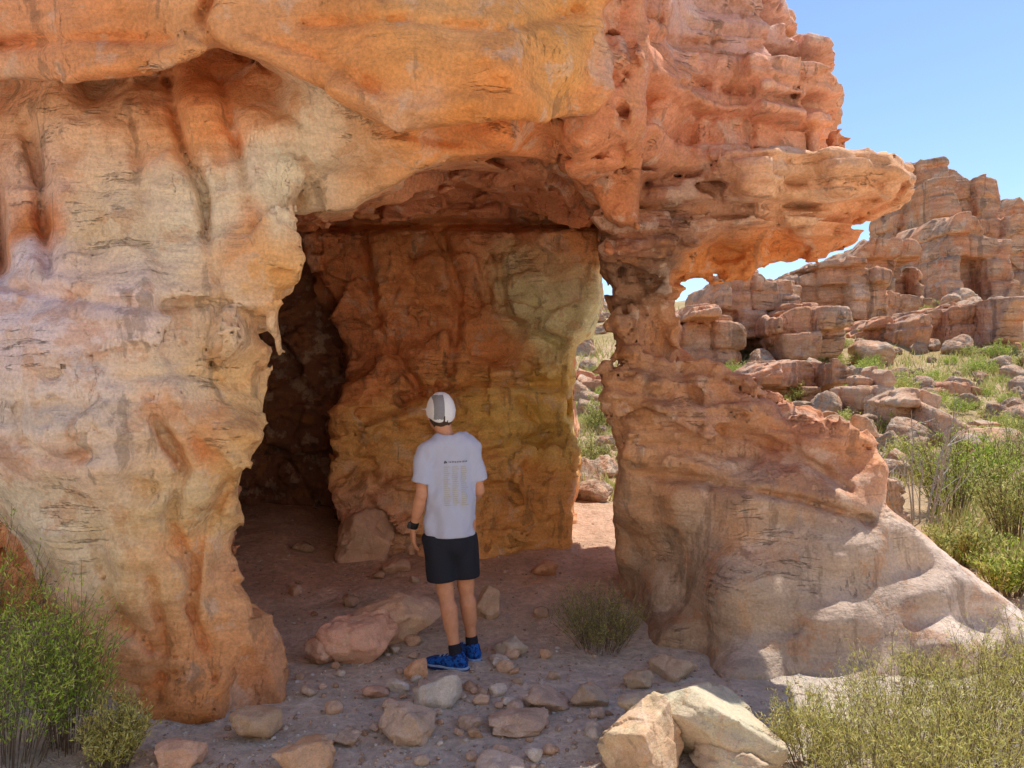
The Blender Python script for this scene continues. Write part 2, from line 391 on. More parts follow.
def column_c():
    return comp([(5.5, COL), (6.4, COLB)],
    depth_map([(640, 200, 5.2), (640, 280, 5.45), (655, 340, 5.5), (640, 390, 5.3), (700, 400, 5.3), (640, 440, 5.2), (618, 540, 5.75), (625, 590, 5.95), (640, 510, 5.35), (680, 500, 5.1), (760, 440, 5.25), (760, 510, 4.95), (740, 600, 4.68), (740, 690, 4.45), (680, 640, 4.9), (655, 600, 5.3), (850, 450, 5.2), (880, 492, 5.0), (850, 510, 4.9), (850, 560, 4.78), (850, 640, 4.60), (920, 560, 4.95), (930, 600, 4.72), (980, 610, 4.85), (950, 650, 4.5), (1024, 660, 4.6), (850, 700, 4.45), (1000, 760, 4.2), (700, 760, 4.3), (1100, 720, 4.5), (1200, 760, 4.6)],
      [([(612, 395), (680, 412), (760, 405)], 7, -.08), ([(620, 470), (700, 480), (800, 500), (870, 520)], 4, .11), ([(720, 430), (790, 450), (850, 490)], 4, .10), ([(640, 230), (650, 300), (670, 360), (700, 400)], 5, .09), ([(620, 250), (628, 330)], 5, .07), ([(620, 440), (700, 448), (760, 462)], 4, .07)]),
    6.7, .12, .5)
MASS = [(540, -500), (640, -500), (700, -90), (766, -60), (768, 0), (778, 44), (796, 54), (812, 57), (818, 80), (828, 112), (818, 158), (760, 190), (700, 240), (612, 250), (598, 220), (575, 190), (540, 160)]
def crag_c():
    return comp([(4.9, MASS)],
    depth_map([(560, 100, 4.1), (600, 150, 4.3), (620, 60, 4.1), (620, 110, 4.15), (650, 100, 4.4), (700, 50, 4.85), (750, 100, 4.95), (800, 100, 5.1), (720, 0, 5.2), (640, 0, 4.3), (620, 200, 5.0), (680, 200, 5.0), (700, 150, 4.9), (640, -200, 4.5)],
      [([(600, 190), (660, 182), (740, 168)], 5, .25), ([(650, 80), (700, 88), (830, 105)], 4, .16), ([(650, 40), (780, 48)], 4, .12), ([(625, 20), (640, 110), (630, 160)], 5, .12)]), 8.3, .04)  # crag carried farther back, out of view, to shade the cave floor
SHELF = [(600, 165), (690, 182), (728, 168), (780, 162), (830, 166), (858, 173), (882, 166), (898, 181), (888, 196), (866, 209), (852, 230), (838, 250), (818, 263), (795, 264), (770, 268), (742, 277), (708, 289), (660, 288), (610, 240)]
def shelf_c():
    return comp([(5.0, SHELF)],
    depth_map([(640, 220, 5.15), (700, 200, 4.95), (760, 185, 4.70), (850, 185, 4.70), (885, 184, 4.8), (780, 250, 5.4), (850, 230, 5.2), (720, 270, 5.5), (800, 212, 5.0), (870, 205, 5.1)],
      [([(735, 203), (820, 207), (890, 198)], 4, .16), ([(700, 186), (800, 184), (880, 183)], 4, .10), ([(720, 232), (800, 228), (860, 230)], 4, .08)]), 5.9, .05)
names = ['left_pillar', 'overhanging_roof', 'overhanging_roof', 'back_wall', 'side_wall', 'side_wall', 'right_pillar', 'right_crag', 'rock_shelf']
makers = [pillar_c, bulge_c, shell_c, back_c, side_c, recess_c, column_c, crag_c, shelf_c]
for n, mk in enumerate(makers):
    v = mk()
    if n == 0: d = v.copy(); lab = np.zeros(d.shape, np.int8); best = v; continue
    m = v < best; lab[m] = n; best[m] = v[m]
    d = smin(d, v, .03 if n in (1, 2, 3) else .05).astype(np.float32)
    del v, m
del best
d = smax(d, (zs-5.3)[None, None, :].astype(np.float32), .5).astype(np.float32)
d = smax(d, (-xs-3.9)[:, None, None].astype(np.float32), .5).astype(np.float32)
i, j, k = np.nonzero(np.abs(d) < .24)
x = xs[i].astype(np.float32); y = ys[j].astype(np.float32); z = zs[k].astype(np.float32); L = lab[i, j, k]
rightm = (L >= 6).astype(np.float32); pil = (L == 0).astype(np.float32); backm = ((L >= 3) & (L <= 5)).astype(np.float32)
col6 = (L == 6)*(.12+.88*sst(1.0, 1.35, z)); roof = ((L == 1) | (L == 2)).astype(np.float32); ceil = (L == 2)*sst(4.7, 5.4, y); cr7 = (L == 7).astype(np.float32); sh8 = (L == 8).astype(np.float32)
bw = backm*(1-.6*(L == 3)*sst(.30, .50, x))
def hsh(a, b, seed=0.): return np.modf(np.abs(np.sin(a*12.9898+b*78.233+seed)*43758.5453))[0]
wx = x+.04*vn(x*2.1, y*2.1, z*2.1); wy = y+.04*vn(x*2.1+9, y*2.1, z*2.1); wz = z+.04*vn(x*2.1, y*2.1+7, z*2.1)
rel = fbm(x*1.2, y*1.2, z*1.2, 2)*.035*(1-.7*(L == 6))*(1-.6*(L == 7))
ptop = 1-.4*sst(1.9, 2.3, z)
rel += facets(wx*1.7, wy*1.7, wz*2.1)*(.046*pil*ptop+.080*bw+.016*roof+.070*col6+.030*cr7+.03*sh8+.07*ceil)
rel += facets(wx*4.2+7, wy*4.2, wz*6)*(.018*pil*ptop+.034*bw+.008*roof+.040*col6+.022*cr7+.024*sh8+.03*ceil)
rel += facets(wx*9+3, wy*9, wz*13)*(.009*pil+.014*bw+.004*roof+.018*col6+.016*cr7+.016*sh8)
g = .19; z2 = z+.05*vn(x*.7+5, y*.7, z*.7)+.018*x; li = np.floor(z2/g); fr = z2/g-li; r1 = hsh(li, 1.)
cx_ = wx/(g*2.2)+r1*7; cell = np.floor(cx_); fx = cx_-cell; r2 = hsh(li, cell); cy_ = np.floor(wy/(g*2.4)+r1*3); r3 = hsh(li, cy_+40)
up = (L == 7)*sst(2.3, 2.9, z)
rel += up*((r2-.5)*.20+(r3-.5)*.10+(r1-.5)*.13+np.maximum(np.exp(-(fr/.09)**2), np.exp(-((1-fr)/.09)**2))*.07+np.maximum(np.exp(-(fx/.04)**2), np.exp(-((1-fx)/.04)**2))*.05)
z3 = z+.03*vn(x*1.1, y*1.1, z)+.015*x; g3 = .10; l3 = np.floor(z3/g3); f3 = z3/g3-l3
c3 = np.floor(wx/.33+hsh(l3, 2.)*5); rel += (ceil*.8+1.6*sh8+.45*col6+.35*cr7)*((hsh(l3, 4.)-.5)*.085+(hsh(l3, c3)-.5)*.05+np.exp(-(f3/.13)**2)*.035)
fl_ = np.abs(vn(x*3.1+9, y*2.0, z*.22)); fl2 = np.abs(vn(x*9, y*5, z*.35+4))
rel += pil*((.26-fl_)*.07+(.25-fl2)*.035)*(.2+.8*sst(1.7, 2.2, z))*(.35+.65*sst(-1.0, -1.4, x))
rel += vn(x*.6, y*.6+7, z2*9)*.010*(.3+rightm)*(1-.7*(L == 6)*(z < 1.1))
d[i, j, k] += rel.astype(np.float32)
V, Q = drop_crumbs(*snets(d, xs, ys, zs))
ci = np.clip(np.searchsorted(xs, V[:, 0]), 0, len(xs)-1); cj = np.clip(np.searchsorted(ys, V[:, 1]), 0, len(ys)-1); ck = np.clip(np.searchsorted(zs, V[:, 2]), 0, len(zs)-1)
vl = lab[ci, cj, ck]
def hit(px, py):
    for Y in np.arange(2.95, 10.6, .025):
        p = P(px, py, Y)
        a = int((p[0]-xs[0])/VS); b = int(np.searchsorted(ys, Y)); e = int((p[2]-zs[0])/VS)
        if 0 <= a < len(xs) and 0 <= e < len(zs) and b < len(ys) and d[a, b, e] < 0: return p
    return None
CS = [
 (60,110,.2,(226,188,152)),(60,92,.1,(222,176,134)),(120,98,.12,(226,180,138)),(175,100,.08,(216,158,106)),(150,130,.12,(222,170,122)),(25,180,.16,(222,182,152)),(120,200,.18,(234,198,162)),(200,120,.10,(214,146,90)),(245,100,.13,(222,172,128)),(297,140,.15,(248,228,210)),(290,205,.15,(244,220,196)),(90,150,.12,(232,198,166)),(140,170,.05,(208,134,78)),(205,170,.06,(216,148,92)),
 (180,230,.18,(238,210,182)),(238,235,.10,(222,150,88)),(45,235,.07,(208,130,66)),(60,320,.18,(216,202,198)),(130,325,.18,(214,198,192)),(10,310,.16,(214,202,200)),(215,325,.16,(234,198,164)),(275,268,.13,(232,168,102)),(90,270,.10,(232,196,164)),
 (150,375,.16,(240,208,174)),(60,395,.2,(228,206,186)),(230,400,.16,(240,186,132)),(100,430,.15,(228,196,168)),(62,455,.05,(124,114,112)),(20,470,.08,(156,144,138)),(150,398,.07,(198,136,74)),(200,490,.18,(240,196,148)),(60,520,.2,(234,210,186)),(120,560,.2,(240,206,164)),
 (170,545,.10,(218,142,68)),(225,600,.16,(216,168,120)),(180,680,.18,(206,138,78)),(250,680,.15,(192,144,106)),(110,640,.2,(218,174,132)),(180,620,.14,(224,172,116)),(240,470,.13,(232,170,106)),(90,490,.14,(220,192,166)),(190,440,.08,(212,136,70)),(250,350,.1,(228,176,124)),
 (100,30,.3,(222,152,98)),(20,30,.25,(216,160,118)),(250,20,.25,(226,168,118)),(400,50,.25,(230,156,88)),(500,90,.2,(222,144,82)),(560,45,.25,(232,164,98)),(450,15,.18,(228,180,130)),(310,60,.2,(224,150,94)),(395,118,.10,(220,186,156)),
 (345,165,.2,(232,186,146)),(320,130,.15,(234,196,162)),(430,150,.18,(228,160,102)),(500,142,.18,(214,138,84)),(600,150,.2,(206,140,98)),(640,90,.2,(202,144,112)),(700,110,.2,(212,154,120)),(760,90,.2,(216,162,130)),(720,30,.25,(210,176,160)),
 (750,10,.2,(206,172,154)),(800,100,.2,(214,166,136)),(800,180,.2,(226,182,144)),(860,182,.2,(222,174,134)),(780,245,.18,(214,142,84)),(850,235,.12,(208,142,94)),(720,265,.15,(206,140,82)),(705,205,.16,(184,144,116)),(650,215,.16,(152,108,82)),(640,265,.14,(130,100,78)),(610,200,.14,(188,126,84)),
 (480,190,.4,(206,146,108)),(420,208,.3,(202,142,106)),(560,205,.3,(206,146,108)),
 (400,260,.35,(232,164,108)),(340,250,.3,(218,150,102)),(450,310,.35,(228,160,108)),(530,285,.26,(255,222,176)),(575,300,.24,(255,222,174)),(510,265,.12,(255,222,176)),(545,320,.12,(255,220,172)),(575,240,.25,(232,164,108)),(400,350,.3,(224,156,108)),(480,365,.25,(228,160,108)),(540,400,.24,(252,192,110)),  # cream patch, its colour brightened further for light bounced through the gap
 (480,410,.26,(252,190,108)),(380,440,.3,(244,178,110)),(450,480,.3,(240,172,106)),(545,480,.22,(238,172,106)),(568,440,.16,(255,202,124)),(300,400,.6,(136,98,76)),(370,530,.3,(216,176,146)),  # the broad dark sample paints the left recess's shade into its colour
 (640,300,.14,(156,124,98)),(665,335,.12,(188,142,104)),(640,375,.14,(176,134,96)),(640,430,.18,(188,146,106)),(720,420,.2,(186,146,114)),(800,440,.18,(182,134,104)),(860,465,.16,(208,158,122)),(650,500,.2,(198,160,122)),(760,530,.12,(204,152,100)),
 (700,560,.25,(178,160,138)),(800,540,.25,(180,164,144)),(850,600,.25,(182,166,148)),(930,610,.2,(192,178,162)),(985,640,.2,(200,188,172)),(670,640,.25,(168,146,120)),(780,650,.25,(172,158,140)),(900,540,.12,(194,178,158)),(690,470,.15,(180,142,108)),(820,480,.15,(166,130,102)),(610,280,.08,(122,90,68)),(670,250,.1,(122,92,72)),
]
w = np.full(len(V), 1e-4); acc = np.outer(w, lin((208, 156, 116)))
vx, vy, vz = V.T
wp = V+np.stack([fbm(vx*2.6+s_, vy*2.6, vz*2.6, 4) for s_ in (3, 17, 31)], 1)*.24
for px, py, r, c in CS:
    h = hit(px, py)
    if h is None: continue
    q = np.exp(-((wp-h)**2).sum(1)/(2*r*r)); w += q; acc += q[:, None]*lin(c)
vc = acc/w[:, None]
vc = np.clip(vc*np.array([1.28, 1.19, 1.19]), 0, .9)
root_loc = (-.3, 4.6, 0.)
arch = empty('rock_arch', root_loc, 'huge weathered orange sandstone arch with a hollowed cave the person looks into', 'rock arch')
whole = raw_mesh('tmp', V, Q); vn_all = np.empty(len(V)*3, np.float32); whole.vertex_normals.foreach_get('vector', vn_all); vn_all = vn_all.reshape(-1, 3); bpy.data.meshes.remove(whole)
fl = np.median(vl[Q], axis=1)
part_lab = {'left_pillar': 'fluted cream and orange left pillar with grey patch', 'overhanging_roof': 'smooth bulging orange roof over the cave', 'back_wall': 'red-brown back wall in shade', 'side_wall': 'recess wall coloured dark for shade', 'right_pillar': 'thin dark neck flaring into a grey sloping foot', 'right_crag': 'layered crag on top at right', 'rock_shelf': 'pointed shelf jutting out to the right'}
for nm in dict.fromkeys(names):
    ids = [q for q, s_ in enumerate(names) if s_ == nm]
    fm = np.isin(np.round(fl), ids)
    sv, sq, u = submesh(V, Q, fm, root_loc)
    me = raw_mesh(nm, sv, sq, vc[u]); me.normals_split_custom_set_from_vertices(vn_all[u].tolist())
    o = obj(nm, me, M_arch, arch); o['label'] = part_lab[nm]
del d, lab

# ---------------------------------------------------------------- outcrops behind
def outcrop(name, pts, Y, depth, label, vox=2.0, group=None, cat='rock outcrop', lay=14, mat=None, seed=0):
    pts = np.array(pts, float); sc = Y/F; v = vox*sc
    x0, x1 = (pts[:, 0].min()-512)*sc, (pts[:, 0].max()-512)*sc
    z1, z0 = CH-(pts[:, 1].min()-384)*sc, CH-(pts[:, 1].max()-384)*sc
    X_ = np.arange(x0-7*v, x1+8*v, v); Y_ = np.arange(Y-6*v-depth*.25, Y+depth+5*v, v*1.2); Z_ = np.arange(z0-4*v, z1+8*v, v)
    A, B = np.meshgrid(X_, Z_, indexing='ij')
    pd = poly_map(pts, 512+A/sc, 384-(B-CH)/sc)*sc
    g = lay*sc
    x, y, z = np.meshgrid(X_, Y_, Z_, indexing='ij'); x = x.astype(np.float32); y = y.astype(np.float32); z = z.astype(np.float32)
    wx = x+g*.16*vn(x/g, y/g, z/g+seed); wy = y+g*.16*vn(x/g+4, y/g, z/g+seed)
    zz = z+g*.5*vn(x/(g*6)+seed, y/(g*6), z/(g*4))+g*.05*vn(x/g, y/g, z/g); li = np.floor(zz/g)
    r1 = hsh(np.floor(li/3), 1., seed); cxx = wx/(g*1.3)+r1*7; cell = np.floor(cxx); r2 = hsh(np.floor(li/2), cell, seed)
    cy = np.floor(wy/(g*1.5)+r1*5); r4 = hsh(np.floor(li/2), cy+3, seed); r5 = hsh(li, cell+11, seed)
    yf = Y+depth*.22*(r2-.5)*2+depth*.08*(r5-.5)+.16*depth*vn(x/(g*4), z/(g*4), x*0+seed)+depth*.12
    off = (r4-.5)*g*.24+(r2-.5)*g*.42+(r5-.5)*g*.2+.02*g
    dd = smax(pd[:, None, :]+off, yf-y, g*.05); dd = smax(dd, y-(Y+depth)+off, g*.3)
    fr = zz/g-li; edge = np.maximum(np.exp(-(fr/.09)**2), np.exp(-((1-fr)/.09)**2)); dd = dd+edge*g*.09
    fx = cxx-cell; dd = dd+np.maximum(np.exp(-(fx/.07)**2), np.exp(-((1-fx)/.07)**2))*g*.16
    sh = dd.shape; dd = dd+(facets((wx/g*.8).ravel(), (wy/g*.8).ravel(), (z/g*.8).ravel()+seed)).reshape(sh)*g*.11
    Vv, Qq = drop_crumbs(*snets(dd, X_, Y_, Z_))
    ctr = np.array([(x0+x1)/2, Y+depth*.4, z0])
    o = obj(name, raw_mesh(name, Vv-ctr, Qq), mat, None, tuple(ctr))
    tag(o, label, cat, group); return o
OUT = [
 ([(914,215),(917,165),(921,151),(955,149),(963,158),(988,176),(1004,186),(1014,205),(1028,240),(1034,330),(940,335),(903,310),(908,235)],62,9,'tall layered sandstone tower standing highest on the skyline',19),
 ([(942,245),(958,218),(985,208),(1000,232),(1019,238),(1023,310),(990,318),(942,315)],54,7,'squarish reddish rock block in front of the tallest tower',26),
 ([(850,268),(868,248),(890,226),(908,232),(926,254),(938,272),(934,325),(880,335),(844,330)],46,7,'stepped sandstone mass rising behind the tip of the rock shelf',20),
 ([(713,315),(715,290),(722,276),(742,266),(762,268),(768,278),(792,280),(800,300),(784,335),(714,340)],27,4,'low tan rock top seen just under the rock shelf',20),
 ([(672,330),(690,312),(720,305),(748,308),(769,330),(767,364),(745,384),(690,386),(672,360)],24,4,'broad orange-brown rock block seen right beside the thin pillar',28),
 ([(780,318),(800,304),(845,308),(856,330),(844,362),(790,364),(778,340)],25,3.5,'squarish rock block standing alone under the shelf tip',27),
 ([(790,300),(796,270),(830,262),(870,268),(900,282),(934,298),(942,345),(870,352),(794,345)],36,5,'long stepped ledge of rock below the stepped mass',17),
 ([(928,318),(955,302),(1000,296),(1034,302),(1034,355),(985,385),(945,383),(926,355)],27,5,'fractured rock pile at the right edge below the towers',22),
 ([(852,374),(862,365),(893,367),(899,382),(897,414),(856,414)],15.5,1.2,'cube-like boulder on the slope behind the buttress',30),
 ([(738,400),(745,380),(790,358),(822,354),(850,370),(856,402),(800,414)],17,2.5,'flat-topped rock ledge seen above the buttress crest',18),
 ([(560,350),(570,320),(598,304),(618,312),(650,330),(660,360)],45,6,'distant pale rocks on the skyline seen through the narrow gap',18),
 ([(560,390),(580,366),(612,372),(640,380),(650,400),(560,410)],19,2,'pale rock ledge seen halfway up the narrow gap',18),
 ([(984,444),(995,432),(1034,430),(1040,460),(990,464)],12.5,1.4,'pale smooth boulder at the right edge amid green shrubs',30),
 ([(800,425),(835,411),(866,420),(886,445),(888,480),(874,530),(800,530)],6.9,.8,'orange craggy rock poking out behind the sloping buttress',32),
 ([(872,492),(890,470),(915,474),(930,502),(934,562),(870,562)],7.8,.8,'pale boulder behind the buttress beside the bare twigs',50),
 ([(1013,250),(1014,205),(1019,195),(1025,200),(1030,260)],75,3,'thin far spire at the right edge of the skyline',14),
 ([(860,332),(885,320),(925,324),(934,350),(900,358),(860,354)],30,3,'low cracked ledge between the block and the rock pile',17),
 ([(940,395),(965,378),(1005,384),(1020,402),(1010,420),(950,420)],18,2,'orange block half way up the slope at the right edge',22),
 ([(900,405),(925,392),(945,400),(948,424),(905,428)],14,1.2,'small orange block right of the cube-like boulder',22),
]
for q, (pts, Yq, dp, lb, ly) in enumerate(OUT):
    outcrop('rock_outcrop' if Yq > 16 else 'boulder', pts, Yq, dp, lb, lay=ly, seed=q*3.7+1, vox=1.5 if Yq > 10 else 2.4, cat='rock outcrop' if Yq > 16 else 'boulder', mat=M_out if Yq > 16 else M_bould)

# ---------------------------------------------------------------- loose stones
def stone_arrays(seed, sub=4, planes=11):
    r = np.random.default_rng(seed); bm = bmesh.new(); bmesh.ops.create_icosphere(bm, subdivisions=sub, radius=1)
    V = np.array([v.co[:] for v in bm.verts]); Qs = np.array([[v.index for v in f.verts] for f in bm.faces]); bm.free()
    V /= np.linalg.norm(V, axis=1)[:, None]
    N = r.normal(size=(planes, 3)); N /= np.linalg.norm(N, axis=1)[:, None]; h = r.uniform(.42, .80, planes)
    dt = V@N.T; rr = np.where(dt > .05, h/np.maximum(dt, .05), 9)
    R = -np.log(np.exp(-rr*80).sum(1)+np.exp(-80*.95))/80
    V = V*R[:, None]
    V = V*(1+.05*fbm(V[:, 0]*1.6+seed, V[:, 1]*1.6, V[:, 2]*1.6, 3)+.03*fbm(V[:, 0]*6, V[:, 1]*6, V[:, 2]*6+seed, 2))[:, None]
    if sub >= 4: V = V*(1+.07*facets(V[:, 0]*2.2+seed, V[:, 1]*2.2, V[:, 2]*2.2))[:, None]
    V = V-(V.max(0)+V.min(0))/2; V /= (V.max(0)-V.min(0))/2
    return V, Qs
def stone_col(V, c, seed):
    f = fbm(V[:, 0]*2+seed, V[:, 1]*2, V[:, 2]*2, 3)[:, None]
    return np.clip(lin(c)*np.array([1.36, 1.28, 1.18])*(1+.25*f), 0, .9)
def stone(px, py, w, h, c, label, name='stone', group=None, seed=0, dscale=.9, sink=.15, cat='stone', sub=4, rz=None, k=1.0, planes=9):
    x_, y_ = on_ground(px, py+h*.34)
    sc = y_/F; W = w*sc/2; H = max(h*sc*.74, .02); D = W*dscale
    V, Qs = stone_arrays(seed+100, sub, planes); V = V*np.array([W, D, H/2*1.15])
    zg = float(gh(x_, y_)); o = obj(name, raw_mesh(name, V, Qs, stone_col(V/W, c, seed)*k), M_stone, None, (x_, y_+D*.3, zg+H*(.5-sink)))
    o.rotation_euler = (random.uniform(-.08, .08), random.uniform(-.08, .08), random.uniform(-.4, .4) if rz is None else rz)
    return tag(o, label, cat, group)
big = [
 (356,638,84,68,(206,166,148),'large angular pinkish rock to the left of the person\'s feet',.8,5),
 (398,618,84,62,(208,180,158),'tan flat rock touching the pinkish rock, left of the person\'s ankles',.9,15),
 (488,602,30,44,(184,162,142),'upright stone just right of the person\'s ankles',.9,2),
 (435,692,46,40,(192,186,178),'pale grey angular stone below the person\'s shoe',.9,3),
 (406,724,58,46,(182,162,146),'brown-grey stone on the path below the pale angular one',.9,4),
 (397,686,24,18,(204,196,188),'small whitish stone left of the pale angular stone',.9,6),
 (415,668,25,26,(208,164,130),'small orange stone left of the blue shoes',.9,7),
 (374,692,28,18,(188,156,138),'small pinkish stone left of the whitish stone',.9,8),
 (255,724,52,40,(184,158,132),'brown stone at the foot of the left pillar',.9,9),
 (178,752,56,46,(200,164,142),'pinkish stone between the left bush and the brown stone',.9,10),
 (302,760,62,46,(198,162,130),'orange-tan stone at the bottom edge below the left pillar',.9,11),
 (347,738,28,22,(178,158,142),'small stone lying between the orange-tan stone and the brown-grey stone',.9,12),
 (511,646,38,28,(178,168,156),'grey stone to the right of the person\'s shoes',.9,13),
 (500,660,24,14,(190,182,172),'little flat grey stone in front of the grey stone by the shoes',.9,14),
 (545,568,28,22,(192,148,120),'reddish stone on the cave floor near the sunlit gap',.9,16),
 (364,532,66,70,(194,164,140),'tall brown boulder against the cave back wall',1.0,17),
 (395,566,30,20,(194,164,140),'stone on the cave floor before the brown boulder',.9,18),
 (520,724,66,26,(186,162,144),'flat brown slab lying in the dirt left of the big boulders',.8,19),
 (548,700,44,30,(180,160,146),'grey-brown stone half buried above the flat slab',.9,20),
 (590,696,40,30,(178,160,142),'dull stone just left of the cream boulder',.9,21),
 (675,668,44,26,(180,160,138),'stone at the foot of the grey buttress',.9,22),
 (500,768,50,24,(194,178,164),'pale stone cut by the bottom edge of the photo',.9,23),
 (302,546,24,14,(154,130,110),'dark stone in the shaded left recess',.9,24),
 (640,680,34,22,(184,164,140),'small stone between the olive bush and the cream boulder',.9,25),
 (328,650,50,38,(196,160,142),'small pinkish slab broken off the left end of the pinkish rock',.9,26),
 (470,722,26,18,(182,162,146),'small stone right of the brown-grey stone',.9,27)]
for q, (px, py, w_, h_, c, lb, ds, sd_) in enumerate(big):
    stone(px, py, w_, h_, c, lb, 'stone', seed=sd_, dscale=ds, sub=5 if w_ > 55 else 4)
stone(644, 742, 92, 104, (216, 186, 156), 'cream and orange boulder in sun at the bottom of the photo', 'boulder', seed=44, dscale=1.0, cat='boulder', sub=6, rz=.2, k=.75)
stone(704, 722, 164, 96, (220, 202, 178), 'broad pale sunlit boulder leaning against the cream one', 'boulder', seed=72, dscale=.8, cat='boulder', sub=6, rz=-.25, k=.75, planes=12)
stone(738, 760, 90, 46, (214, 196, 172), 'small pale slab half under the lower right shrub', 'boulder', seed=63, dscale=.9, cat='boulder', sub=5, k=.75)
for q in range(120):
    px = random.uniform(285, 640); py = random.uniform(570, 760)
    if q < 85: px = random.gauss(450, 70); py = random.gauss(695, 34)
    if 418 < px < 485 and 630 < py < 678: continue
    py = max(py, 575)
    s_ = random.uniform(4, 15)*(py/700)*random.choice([.6, 1, 1.1])
    c = random.choice([(182, 164, 150), (194, 168, 148), (170, 144, 122), (196, 188, 178), (188, 158, 134)])
    stone(px, min(py, 760), s_*1.3, s_*1.15, c, 'small loose stone on the dusty path', 'pebble', 'small stones scattered over the path', seed=200+q, sub=3, dscale=random.uniform(.6, 1), planes=8)
gv, gq = [], []; n0 = 0
base = [stone_arrays(300+q, 1, 8) for q in range(5)]
for q in range(4600):
    px = random.uniform(60, 1000); py = random.uniform(545, 790)
    Yq = CH*F/(py-384); x_ = (px-512)/F*Yq; s_ = random.uniform(.004, .011)*(1 if random.random() < .9 else 1.9)
    v, f = base[q % 5]; a = random.uniform(0, 6.28); R = np.array([[math.cos(a), -math.sin(a), 0], [math.sin(a), math.cos(a), 0], [0, 0, 1]])
    gv.append((v*np.array([s_, s_*.8, s_*.6]))@R.T+np.array([x_, Yq, 0])); gq.append(f+n0); n0 += len(v)
gv = np.concatenate(gv); nv = len(base[0][0]); ctr = gv.reshape(-1, nv, 3).mean(1); gv[:, 2] += np.repeat(gh(ctr[:, 0], ctr[:, 1]), nv)+.002
gcol = np.repeat(np.array([lin(random.choice([(190, 172, 156), (206, 184, 164), (160, 136, 116), (206, 198, 188), (192, 158, 132)]))*1.1 for _ in range(len(ctr))]), nv, 0)
tag(obj('gravel', raw_mesh('gravel', gv, np.concatenate(gq), gcol), M_stone), 'fine gravel strewn over the dusty path', 'gravel', kind='stuff')

# ---------------------------------------------------------------- shrubs
def shrub_arrays(seed, H, R, nst, nlf, ll, lw, cols, upright=.5, tw=5, leaf_from=.25, droop=0., nseg=6, sr=.004, rx=1.0):
    r = np.random.default_rng(seed); sv, sf = [], []; cn = 0; LC, LD, LA = [], [], []
    def tube(pts, r0, r1):
        nonlocal cn
        n = len(pts)
        for q, p in enumerate(pts):
            d_ = pts[min(q+1, n-1)]-pts[max(q-1, 0)]; d_ = d_/(np.linalg.norm(d_)+1e-9)
            a = np.cross(d_, [.3, .9, .1]); a /= np.linalg.norm(a); b_ = np.cross(d_, a); rr = r0+(r1-r0)*q/(n-1)
            for s_ in range(3):
                an = s_*2.0944; sv.append(p+rr*(a*math.cos(an)+b_*math.sin(an)))
            if q:
                for s_ in range(3):
                    t_ = (s_+1) % 3; sf.append([cn+(q-1)*3+s_, cn+(q-1)*3+t_, cn+q*3+t_, cn+q*3+s_])
        cn += 3*n
    per = max(1, nlf//(nst*(tw+1)))
    def leaves(pts, f0, m):
        tt = r.uniform(f0, 1, m)*(len(pts)-1); i0 = np.minimum(tt.astype(int), len(pts)-2); q = (tt-i0)[:, None]
        c = pts[i0]*(1-q)+pts[i0+1]*q; ax = pts[i0+1]-pts[i0]; ax /= np.linalg.norm(ax, axis=1)[:, None]+1e-9
        LC.append(c+r.normal(0, ll*.35, (m, 3))); LD.append(ax*1.0+r.normal(0, .6, (m, 3))); LA.append(np.full(m, r.uniform(0, 1)))
    for s_ in range(nst):
        a = r.uniform(0, 6.283); rad = R*math.sqrt(r.uniform(0, 1)); h = H*r.uniform(.55, 1.1)*(1-.35*(rad/R)**2)
        b0 = np.array([math.cos(a)*rx, math.sin(a), 0])*rad*(.25+.2*upright); tip = np.array([math.cos(a)*rad*rx, math.sin(a)*rad, h])
        q = np.linspace(0, 1, nseg)[:, None]; pts = b0*(1-q)+tip*q; pts[:, 2] = h*(q[:, 0]**(.8))-droop*h*q[:, 0]**4
        pts = pts+np.cumsum(r.normal(0, .02*H, (nseg, 3)), 0)*q
        tube(pts, sr, sr*.35); leaves(pts, leaf_from, per)
        for k_ in range(tw):
            f = r.uniform(.3, .95); i0 = int(f*(nseg-1)); p0 = pts[i0]; dr = r.normal(0, 1, 3); dr[2] = abs(dr[2])*.8+upright*1.6; dr /= np.linalg.norm(dr)
            ln = H*r.uniform(.12, .3); qq = np.linspace(0, 1, 4)[:, None]; tp = p0+dr*ln*qq; tp = tp+np.cumsum(r.normal(0, .006*H, (4, 3)), 0)*qq
            tube(tp, sr*.45, sr*.2); leaves(tp, .1, per)
    c = np.concatenate(LC); d_ = np.concatenate(LD); la = np.concatenate(LA); d_ /= np.linalg.norm(d_, axis=1)[:, None]
    n = len(c); sd = np.cross(d_, r.normal(0, 1, (n, 3))); sd /= np.linalg.norm(sd, axis=1)[:, None]+1e-9
    l_ = (ll*r.uniform(.6, 1.3, n))[:, None]; w_ = lw*r.uniform(.7, 1.3, n)[:, None]
    V = np.stack([c-d_*l_/2, c+sd*w_/2, c+d_*l_/2, c-sd*w_/2], 1).reshape(-1, 3); V[:, 2] = np.maximum(V[:, 2], .005)
    Qf = np.arange(4*n).reshape(n, 4)
    cols = np.array([lin(k_) for k_ in cols]); pick = np.clip((la*.7+r.uniform(0, .5, n))/1.2*len(cols), 0, len(cols)-1).astype(int)
    cc = cols[pick]*r.uniform(.7, 1.3, n)[:, None]; cc = np.repeat(cc, 4, 0)
    return np.array(sv), np.array(sf), V, Qf, np.clip(cc, 0, .8)
